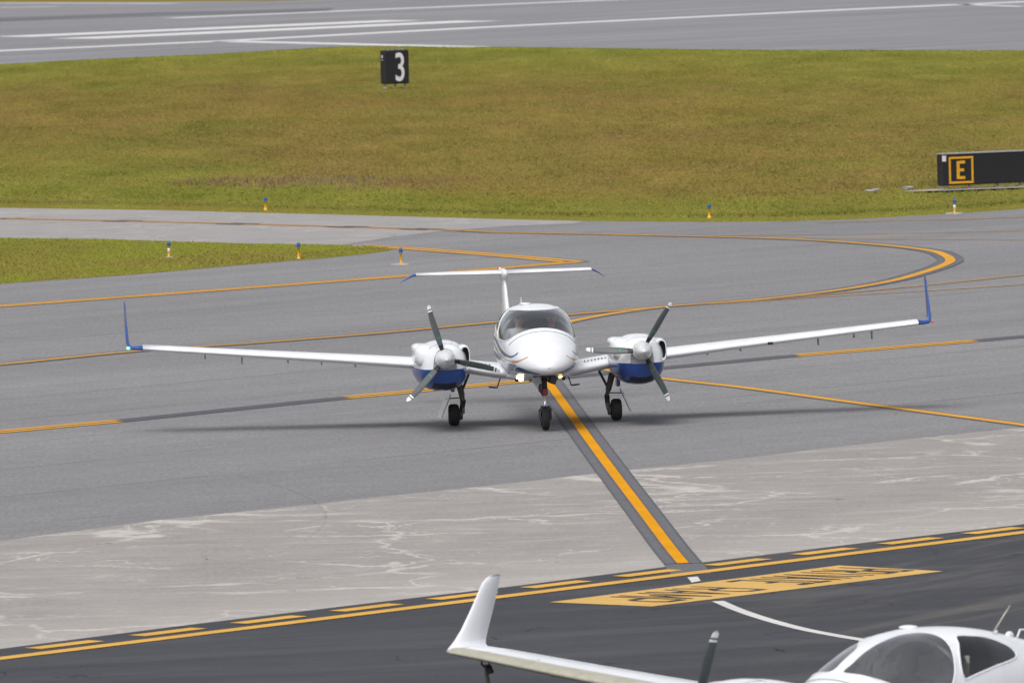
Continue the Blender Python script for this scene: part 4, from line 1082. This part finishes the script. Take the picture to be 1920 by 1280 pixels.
C_lime, C_olive, C_brown, C_rust, C_dark, C_straw = [np.array(c) for c in ((.128, .148, .014), (.124, .122, .020), (.130, .094, .022), (.122, .082, .024), (.080, .094, .014), (.20, .16, .06))]
def lerp(a, b, t): return a + (b-a)*t[:, None]
def ss(a, b, x): t = np.clip((x-a)/(b-a), 0, 1); return t*t*(3-2*t)
GB = np.array([1.52, 1.52, 2.0])
def field_color(X, Y):
    t, d = band_t(X, Y)
    n1 = fbm(X*.09, Y*.035, 11); n2 = fbm(X*.4, Y*.13, 21); n3 = fbm(X*1.5, Y*.6, 31)
    tt = t + (n1-.5)*.22
    brown = ss(.08, .17, tt)*(1-ss(.58, .88, tt))
    left = ss(-4, -12, X); brown = brown*(1 - .95*left*(1-ss(.20, .34, t)))
    right = ss(5, 12, X); brown = brown*(1 - .35*right)
    col = lerp(np.broadcast_to(C_olive, (len(X), 3)), np.broadcast_to(C_brown, (len(X), 3)), np.clip(brown*(.75+.6*n2), 0, 1))
    col = lerp(col, np.broadcast_to(C_rust, (len(X), 3)), ss(.52, .72, n2)*brown*.7)
    col = lerp(col, np.broadcast_to(C_dark, (len(X), 3)), ss(.56, .74, fbm(X*.25, Y*.11, 51))*.45)
    edge = (1-ss(1.6, 2.6, d + (n2-.5)*1.0)); far = ss(.955, .975, t)
    col = lerp(col, np.broadcast_to(C_lime, (len(X), 3)), np.clip(edge*.9 + far*.8, 0, 1))
    line = ss(2.4, 3.2, d)*(1-ss(3.8, 6.0, d))*ss(.40, .6, n1+.1)
    col = lerp(col, np.broadcast_to(C_dark*.9, (len(X), 3)), line*.9)
    green = ss(5.0, 7.0, d)*(1-ss(11, 17, d))
    col = lerp(col, np.broadcast_to((C_lime+C_dark)/2*1.0, (len(X), 3)), green*.6)
    n4 = fbm(X*.7, Y*.16, 61, 5)
    col = col*np.stack([1 + (n4-.5)*.8, 1 + (n4-.5)*.62, 1 + (n4-.5)*.8], -1)
    col = lerp(col, np.broadcast_to(np.array([.150, .100, .020]), (len(X), 3)), ss(.60, .72, fbm(X*.14, Y*.05, 161))*.22*(1-far)*(1-edge))
    return np.clip(col*(.90 + .20*n3)[:, None]*GB, 0, 1)

def grass_mat():
    m, nt, out = new_mat('grass_blades')
    a = node(nt, 'Attribute', attribute_name='blade_colour')
    g = node(nt, 'NewGeometry')
    nn = node(nt, 'VectorMath', {0: node(nt, 'VectorMath', {0: g.outputs['Normal'], 1: (.12, .12, .12)}, operation='MULTIPLY').outputs[0], 1: (0, 0, 1)}, operation='ADD').outputs[0]
    nn = node(nt, 'VectorMath', {0: nn}, operation='NORMALIZE').outputs[0]
    d = node(nt, 'BsdfDiffuse', {'Color': a.outputs[0], 'Normal': nn}); t = node(nt, 'BsdfTranslucent', {'Color': a.outputs[0]})
    nt.links.new(node(nt, 'VectorMath', {0: nn, 1: (-1, -1, -1)}, operation='MULTIPLY').outputs[0], t.inputs['Normal'])
    x = node(nt, 'AddShader', {0: d.outputs[0], 1: t.outputs[0]}); nt.links.new(x.outputs[0], out.inputs[0]); return m
M_grass = grass_mat()

def blades(name, X, Y, col, h, w, per=3, lean=.5, seed=1, z0=-.02):
    r = np.random.default_rng(seed); N = len(X)*per
    X = np.repeat(X, per) + r.normal(0, .04, N); Y = np.repeat(Y, per) + r.normal(0, .04, N)
    col = np.repeat(col, per, 0)*r.uniform(.95, 1.05, (N, 1)); h = np.repeat(h, per)*r.uniform(.6, 1.25, N); w = np.repeat(w, per)
    a = r.uniform(0, np.pi, N); la = r.uniform(0, 2*np.pi, N); ln = h*lean*r.uniform(.2, 1.2, N)
    V = np.zeros((N, 3, 3), np.float32)
    V[:, 0] = np.stack([X-np.cos(a)*w, Y-np.sin(a)*w, np.full(N, z0)], -1)
    V[:, 1] = np.stack([X+np.cos(a)*w, Y+np.sin(a)*w, np.full(N, z0)], -1)
    V[:, 2] = np.stack([X+np.cos(la)*ln, Y+np.sin(la)*ln, z0+h], -1)
    me = bpy.data.meshes.new(name); me.vertices.add(N*3); me.vertices.foreach_set('co', V.ravel())
    me.loops.add(N*3); me.loops.foreach_set('vertex_index', np.arange(N*3, dtype=np.int32))
    me.polygons.add(N); me.polygons.foreach_set('loop_start', np.arange(0, N*3, 3, dtype=np.int32)); me.polygons.foreach_set('loop_total', np.full(N, 3, np.int32))
    at = me.color_attributes.new('blade_colour', 'FLOAT_COLOR', 'POINT')
    cc = np.ones((N, 3, 4), np.float32); cc[:, :, :3] = col[:, None, :]
    at.data.foreach_set('color', cc.ravel()); me.update(); me.materials.append(M_grass)
    o = bpy.data.objects.new(name, me); COL.objects.link(o); o['kind'] = 'stuff'; return o

def scatter(poly, dens, seed):
    r = np.random.default_rng(seed); P = np.array(poly); lo, hi = P.min(0), P.max(0)
    n = int(dens*(hi-lo).prod()); X = r.uniform(lo[0], hi[0], n); Y = r.uniform(lo[1], hi[1], n)
    wob = (fbm(X*1.3, Y*.5, 171) - .5)*.9; k = in_poly(X, Y + wob, poly); return X[k], Y[k]
_a, _b = np.array(G(1762, 358)[:2]), np.array(G(1920, 351)[:2]); _c = (_a+_b)/2; _u = (_b-_a)/np.linalg.norm(_b-_a); _n = np.array([-_u[1], _u[0]]); _L = np.linalg.norm(_b-_a)
PAD = [_c + _u*u + _n*v for u, v in ((-_L/2-1.05, .10), (-_L/2-.5, -.35), (-_L/2, -.62), (_L/2, -.75), (_L/2+3, -.75), (_L/2+3, .75), (-_L/2-.1, .55), (-_L/2-.6, .35))]
fpoly = GL([p for p in near_edge if -300 < p[0] < 2200]) + GL([p for p in far_edge if -300 < p[0] < 2200])[::-1]
X, Y = scatter(fpoly, 42, 3)
k = ~(in_poly(X, Y, PAD)); X, Y = X[k], Y[k]
t, d = band_t(X, Y)
hh = .010 + .012*ss(2.2, 3.4, d) + .028*fbm(X*.35, Y*.12, 71)**2*ss(3, 9, d) + .05*ss(2.3, 2.7, d + (fbm(X*.3, Y*.3, 77)-.5))*(1-ss(2.9, 4.2, d))*ss(.4, .55, fbm(X*.12, Y*.05, 78)+.1*(X < 2))
hh = np.where(t > .96, .02, hh)
blades('grass', X, Y, field_color(X, Y), hh, np.full(len(X), .020), 3, 1.3, 5, .001)
wp = GL([p for p in wedge if p[0] > -320])
X, Y = scatter(wp, 60, 4)
n2 = fbm(X*.35, Y*.14, 90); n3 = fbm(X*1.6, Y*.7, 95)
col = lerp(np.broadcast_to(C_lime, (len(X), 3)), np.broadcast_to(C_olive*np.array([1.05, .95, 1]), (len(X), 3)), ss(.35, .65, n2))
col = lerp(col, np.broadcast_to(C_brown, (len(X), 3)), ss(.60, .78, fbm(X*.5, Y*.2, 99))*.7)
col = lerp(col, np.broadcast_to(C_dark, (len(X), 3)), ss(.55, .7, fbm(X*.3, Y*.13, 103))*.5)*(.84+.32*n3)[:, None]*1.05*GB
blades('verge_grass', X, Y, col, .014+.03*n2**2, np.full(len(X), .018), 3, 1.2, 6, .006)
# band of taller reddish weeds along the swale
sw = [(300, 345), (360, 338), (430, 331), (520, 330), (600, 329), (680, 331), (760, 336), (860, 334), (920, 334), (860, 341), (760, 346), (700, 352), (640, 357), (560, 353), (480, 353), (400, 351), (330, 349)]
X, Y = scatter(GL(sw), 13, 8)
k = fbm(X*.35, Y*.2, 120) > .40; X, Y = X[k], Y[k]
q = fbm(X*.8, Y*.4, 130)
col = lerp(np.broadcast_to(np.array([.20, .145, .075]), (len(X), 3)), np.broadcast_to(np.array([.165, .105, .055]), (len(X), 3)), ss(.4, .6, q))
col = lerp(col, np.broadcast_to(np.array([.16, .128, .075]), (len(X), 3)), ss(.62, .75, fbm(X*.5, Y*.3, 140)))
blades('weeds', X, Y, col*1.25, .05 + .11*q, np.full(len(X), .016), 4, .8, 9)
# seed heads: straw coloured tufts in front of the location board
X, Y = scatter(GL([(1560, 343), (1650, 338), (1760, 336), (1775, 350), (1700, 356), (1620, 360), (1560, 356)]), 5, 12)
blades('dry_tufts', X, Y, np.broadcast_to(C_straw*.8, (len(X), 3)), np.full(len(X), .16), np.full(len(X), .012), 3, .7, 13)

# ---------------------------------------------------------------- edge lights
M_post = paint('edge_light_yellow', (.70, .34, .012, 1), .4)
M_lens = plain('edge_light_blue', (.003, .075, .26, 1), .3)
M_band = plain('reflective_band', (.70, .70, .68, 1), .4)
M_pad = plain('light_base_concrete', (.31, .265, .225, 1), .9)
def edge_light(px, py, label, band_=False, pad=0, h=.36):
    p = G(px, py); root = empty('taxiway_edge_light', p, 0, label=label, category='edge light', group='blue capped taxiway edge lights')
    mb = MB(); mb.lathe((0, 0, 0), (0, 0, 1), [(-.03, .034), (.03, .034), (.04, .027), (h*.66, .026), (h*.67, .036), (h*.70, .036)], 0, 14)
    if band_: mb.lathe((0, 0, h*.34), (0, 0, 1), [(0, .030), (.002, .032), (.085, .032), (.087, .030)], 1, 14)
    mb.build('post', [M_post, M_band], root)
    mb = MB(); mb.lathe((0, 0, h*.70), (0, 0, 1), [(0, .040), (.02, .043), (.06, .042), (.09, .034), (.108, .018), (.112, .003)], 0, 16); mb.build('lens', [M_lens], root)
    mb = MB()
    if pad:
        a = np.linspace(0, 2*np.pi, 26, endpoint=False); rr = pad*(1 + .10*np.sin(3*a+px))
        mb.grid([[(rr[i]*k*math.cos(a[i]), rr[i]*k*math.sin(a[i])*1.25, z) for i in range(26)] for k, z in ((1, .0), (.96, .022), (.25, .030), (.02, .03))], closed_v=True)
    else: mb.lathe((0, 0, 0), (0, 0, 1), [(-.03, .045), (.022, .045), (.026, .03)], 0, 14)
    mb.build('base', [M_pad if pad else M_post], root)
edge_light(752, 496, 'edge light on a pale round concrete base at the tip of the grass wedge', pad=.21, h=.38)
edge_light(560, 485, 'plain edge light in the middle of the grass wedge, without a white band', h=.37)
edge_light(317, 483, 'edge light with a white band round its post, in the grass wedge at left', True, pad=.10, h=.38)
edge_light(498, 393, 'edge light in the far grass beyond the pale concrete taxiway', h=.31)
edge_light(1330, 407, 'edge light in the grass beyond the bulge of the curved centre line', h=.31)
edge_light(1790, 400.5, 'edge light with a white band on a pale base below the E sign', True, pad=.21, h=.36)

# ---------------------------------------------------------------- signs
M_sign = plain('sign_black', (.006, .007, .011, 1), .6)
M_frame = plain('sign_frame_grey', (.30, .30, .34, 1), .5, .3)
M_face = plain('sign_lettering_white', (.62, .60, .64, 1), .6)
M_face_y = plain('sign_lettering_yellow', (.62, .30, .008, 1), .6)
M_galv = plain('galvanised_leg', (.42, .42, .42, 1), .5, .4)
def lettering(root, txt, name, x0, x1, z0, z1, y, mat, fat=.03):
    v, f = text_mesh(txt, fat); k = len(v)
    A = [(x0+(x1-x0)*p[0], y, z0+(z1-z0)*p[1]) for p in v]; B2 = [(a, y+.006, c) for a, b, c in A]
    return mesh_obj(name, A + B2, f + [tuple(i+k for i in q[::-1]) for q in f], mat, root, False)
p = G(741, 166); W3, H3, D3 = .98, 1.24, .42
rt = empty('runway_distance_sign', (p[0], p[1], 0), R(24), label='black runway distance sign with a big white 3 standing in the far grass', category='sign')
mb = MB(); mb.box((0, 0, .17+H3/2), (W3, D3, H3)); pn = mb.build('sign_box', [M_sign], rt)
lettering(rt, '3', 'numeral', -.06, .29, .26, 1.31, -D3/2-.012, M_face, .008)
for x in (-.4, 0, .4):
    mb = MB(); mb.tube([(x, 0, -.05), (x, 0, .18)], .035, 0, 10); mb.box((x, 0, .01), (.16, .16, .03)); mb.build('leg', [M_galv], rt)
for x in (-.32, -.14, .10, .26): MB().box((x, -.12, .17+H3+.015), (.09, .12, .05)).build('top_clip', [M_frame], rt)
mb = MB(); mb.ball((-W3/2-.012, -.02, 1.17), (.012, .06, .06)); mb.box((-W3/2-.010, -.02, 1.05), (.012, .12, .03)); mb.build('maker_plate', [M_face], rt)

a, b = np.array(G(1762, 358)[:2]), np.array(G(1917, 351)[:2])
b = np.array(G(1920, 351)[:2])
L = np.linalg.norm(b-a); ang = math.atan2(b[1]-a[1], b[0]-a[0]); cen = (a+b)/2
HE, DE, ZE = .80, .30, .13
rt = empty('taxiway_location_sign', (cen[0], cen[1], 0), ang, label='long low black sign with a yellow framed E at the right edge', category='sign')
mb = MB(); mb.box((0, 0, ZE+HE/2), (L, DE, HE)); mb.build('sign_box', [M_sign], rt)
mb = MB(); mb.box((0, 0, ZE+HE+.016), (L+.02, DE+.02, .03)); mb.box((L/2+.012, 0, ZE+HE/2), (.02, DE+.02, HE)); mb.build('top_rail', [M_frame], rt)
x0, x1, z0, z1, yf = -L/2+.20, -L/2+.90, ZE+.045, ZE+HE-.065, -DE/2-.006
mb = MB(); tk = .055
for c_, s_ in ((((x0+x1)/2, yf, z0+tk/2), (x1-x0, .012, tk)), (((x0+x1)/2, yf, z1-tk/2), (x1-x0, .012, tk)), ((x0+tk/2, yf, (z0+z1)/2), (tk, .012, z1-z0-2*tk-.004)), ((x1-tk/2, yf, (z0+z1)/2), (tk, .012, z1-z0-2*tk-.004))): mb.box(c_, s_)
mb.build('yellow_border', [M_face_y], rt)
xm = (x0+x1)/2
mb = MB()
for c_, s_ in (((xm-.085, yf, (z0+z1)/2), (.085, .012, .46)), ((xm+.035, yf, z1-.115-.03), (.155, .012, .078)), ((xm+.02, yf, (z0+z1)/2), (.125, .012, .074)), ((xm+.035, yf, z0+.115+.03), (.155, .012, .078))): mb.box(c_, s_)
mb.build('letter', [M_face_y], rt)
MB().box((-L/2+.07, yf, ZE+HE-.10), (.11, .012, .15)).build('reflector', [M_face], rt)
for x in (-L/2+.1, -L/2+.85, .45, L/2-.12):
    mb = MB(); mb.tube([(x, 0, 0), (x, 0, ZE+.02)], .032, 0, 10); mb.box((x, 0, .045), (.17, .15, .025)); mb.build('leg', [M_galv], rt)
ux = np.array([math.cos(ang), math.sin(ang)]); uy = np.array([-ux[1], ux[0]])
pad = []
for k, (u, v) in enumerate(((-L/2-1.05, .10), (-L/2-.5, -.35), (-L/2, -.62), (L/2, -.75), (L/2+3, -.75), (L/2+3, .75), (-L/2-.1, .55), (-L/2-.6, .35))): pad.append(cen + ux*u + uy*v)
sheet('concrete_pad', pad, .03, M_pad)

M_stone = plain('pale_stone', (.25, .24, .24, 1), .9)
for (x, y, r, lb) in ((1632, 361, .12, 'pale broken stone furthest left of the three lying in front of the E sign'), (1643, 358.5, .09, 'small pale stone touching the leftmost stone near the E sign'), (1703, 355.5, .14, 'largest pale stone, nearest the E sign in the grass')):
    p = G(x, y); r_ = np.random.default_rng(int(x)); bm = bmesh.new(); bmesh.ops.create_icosphere(bm, subdivisions=2, radius=1)
    for v in bm.verts: v.co *= 1 + float(r_.uniform(-.18, .18))
    V = [(v.co.x*r*1.2, v.co.y*r*.8, v.co.z*r*.38) for v in bm.verts]; bm.verts.index_update(); F = [[v.index for v in f.verts] for f in bm.faces]; bm.free()
    o = mesh_obj('stone', V, F, M_stone, None, False); o.location = (p[0], p[1], .04); tag(o, lb, 'stone', 'stones beside the sign pad')
# ---------------------------------------------------------------- aeroplanes
common_mats()
M = MATS
# the black surround of the dashes etc. is laid above; now the two aeroplanes
main_at = (.35, 148.62, .012); main_yaw = R(5.2)
hero = make_aircraft('twin_engine_airplane', 'white and blue twin engined airplane taxiing nose on with its landing lights lit', main_at, main_yaw, (0, R(-.12), 0),
    dict(stripes=True, prop=(R(107), R(58)), pitch=R(20), group='white twin engined airplanes', whips=[(-.085, -.85, .20, .35), (-.13, -1.25, .15, .4)]))
fg_at = (4.068, 88.382, .012); fg_yaw = R(-41)
parked = make_aircraft('twin_engine_airplane', 'all white airplane cut off by the bottom right corner, its cabin empty and propeller still', fg_at, fg_yaw, (0, 0, 0),
    dict(stripes=False, prop=(R(72), R(32)), pitch=R(62), group='white twin engined airplanes', whips=[(.20, -.60, .36, 1.05)]))
for x, lb, sh, hr in ((-.27, 'pilot in a pale shirt and headset, behind the left half of the windshield', ('pale_shirt', (.55, .55, .56, 1)), ('dark_hair', (.02, .014, .01, 1), .7)),
                      (.27, 'pilot in a dark red shirt, behind the right half of the windshield', ('maroon_shirt', (.16, .03, .035, 1)), ('brown_hair', (.06, .035, .02, 1), .7))):
    make_person(x, .36, 1.09, sh, hr, lb, main_at, main_yaw)
# tie-down rope hanging from the parked airplane's wing
Mx = Matrix.Translation(fg_at) @ Matrix.Rotation(fg_yaw, 4, 'Z')
p0 = Mx @ Vector((-6.12, .30, 1.345)); p1 = Vector((p0.x + .10, p0.y - .05, .01))
mb = MB(); mb.tube([p0 + Vector((math.cos(a)*.04, 0, math.sin(a)*.04 - .02)) for a in np.linspace(0, 2*np.pi, 14)], .012, 1, 6)
mb.tube([p0 + Vector((.03, 0, -.05)), p0 + Vector((.06, -.01, -.13))], .03, 1, 8)
mb.tube([p0 + Vector((0, 0, -.04)), p0 + Vector((.02, 0, -.22)), p0.lerp(p1, .5), p1], [.016, .022, .021, .021], 0, 8)
o = mb.build('tie_down_rope', [plain('rope_grey', (.10, .09, .08, 1), .9), M['black']]); tag(o, 'grey tie-down rope hanging from under the tip of the parked wing', 'rope')

# ---------------------------------------------------------------- daylight, camera
w = bpy.data.worlds.new('World'); scene.world = w; w.use_nodes = True; nt = w.node_tree; nt.nodes.clear()
EL, AZ = R(58), R(200)
sky = nt.nodes.new('ShaderNodeTexSky'); sky.sky_type = 'NISHITA'; sky.sun_disc = False; sky.sun_elevation = EL; sky.sun_rotation = AZ
sky.air_density = 1.0; sky.dust_density = 4.0; sky.ozone_density = 1.0
hs = nt.nodes.new('ShaderNodeHueSaturation'); hs.inputs['Saturation'].default_value = .28
bg = nt.nodes.new('ShaderNodeBackground'); bg.inputs['Strength'].default_value = .14
ow = nt.nodes.new('ShaderNodeOutputWorld')
nt.links.new(sky.outputs[0], hs.inputs['Color']); nt.links.new(hs.outputs[0], bg.inputs[0]); nt.links.new(bg.outputs[0], ow.inputs[0])
sl = bpy.data.lights.new('sun', 'SUN'); sl.energy = 1.5; sl.angle = R(32); sl.color = (1, .965, .92)
so = bpy.data.objects.new('sun', sl); COL.objects.link(so)
dirv = Vector((math.sin(AZ)*math.cos(EL), math.cos(AZ)*math.cos(EL), math.sin(EL)))
so.rotation_euler = (-dirv).to_track_quat('-Z', 'Y').to_euler()

cd = bpy.data.cameras.new('camera'); co = bpy.data.objects.new('camera', cd); COL.objects.link(co)
cd.sensor_width = 36; cd.lens = FPX/1920*36; cd.clip_start = 1; cd.clip_end = 8000
m3 = Matrix(((_R[0], _U[0], -_F[0]), (_R[1], _U[1], -_F[1]), (_R[2], _U[2], -_F[2])))
co.matrix_world = Matrix.Translation(Vector(CAM)) @ m3.to_4x4()
cd.dof.use_dof = True; cd.dof.focus_distance = 147; cd.dof.aperture_fstop = 6.3
scene.camera = co
scene.view_settings.view_transform = 'Standard'; scene.view_settings.look = 'None'
scene.view_settings.exposure = 0.32; scene.view_settings.gamma = 1
scene.cycles.use_denoising = True
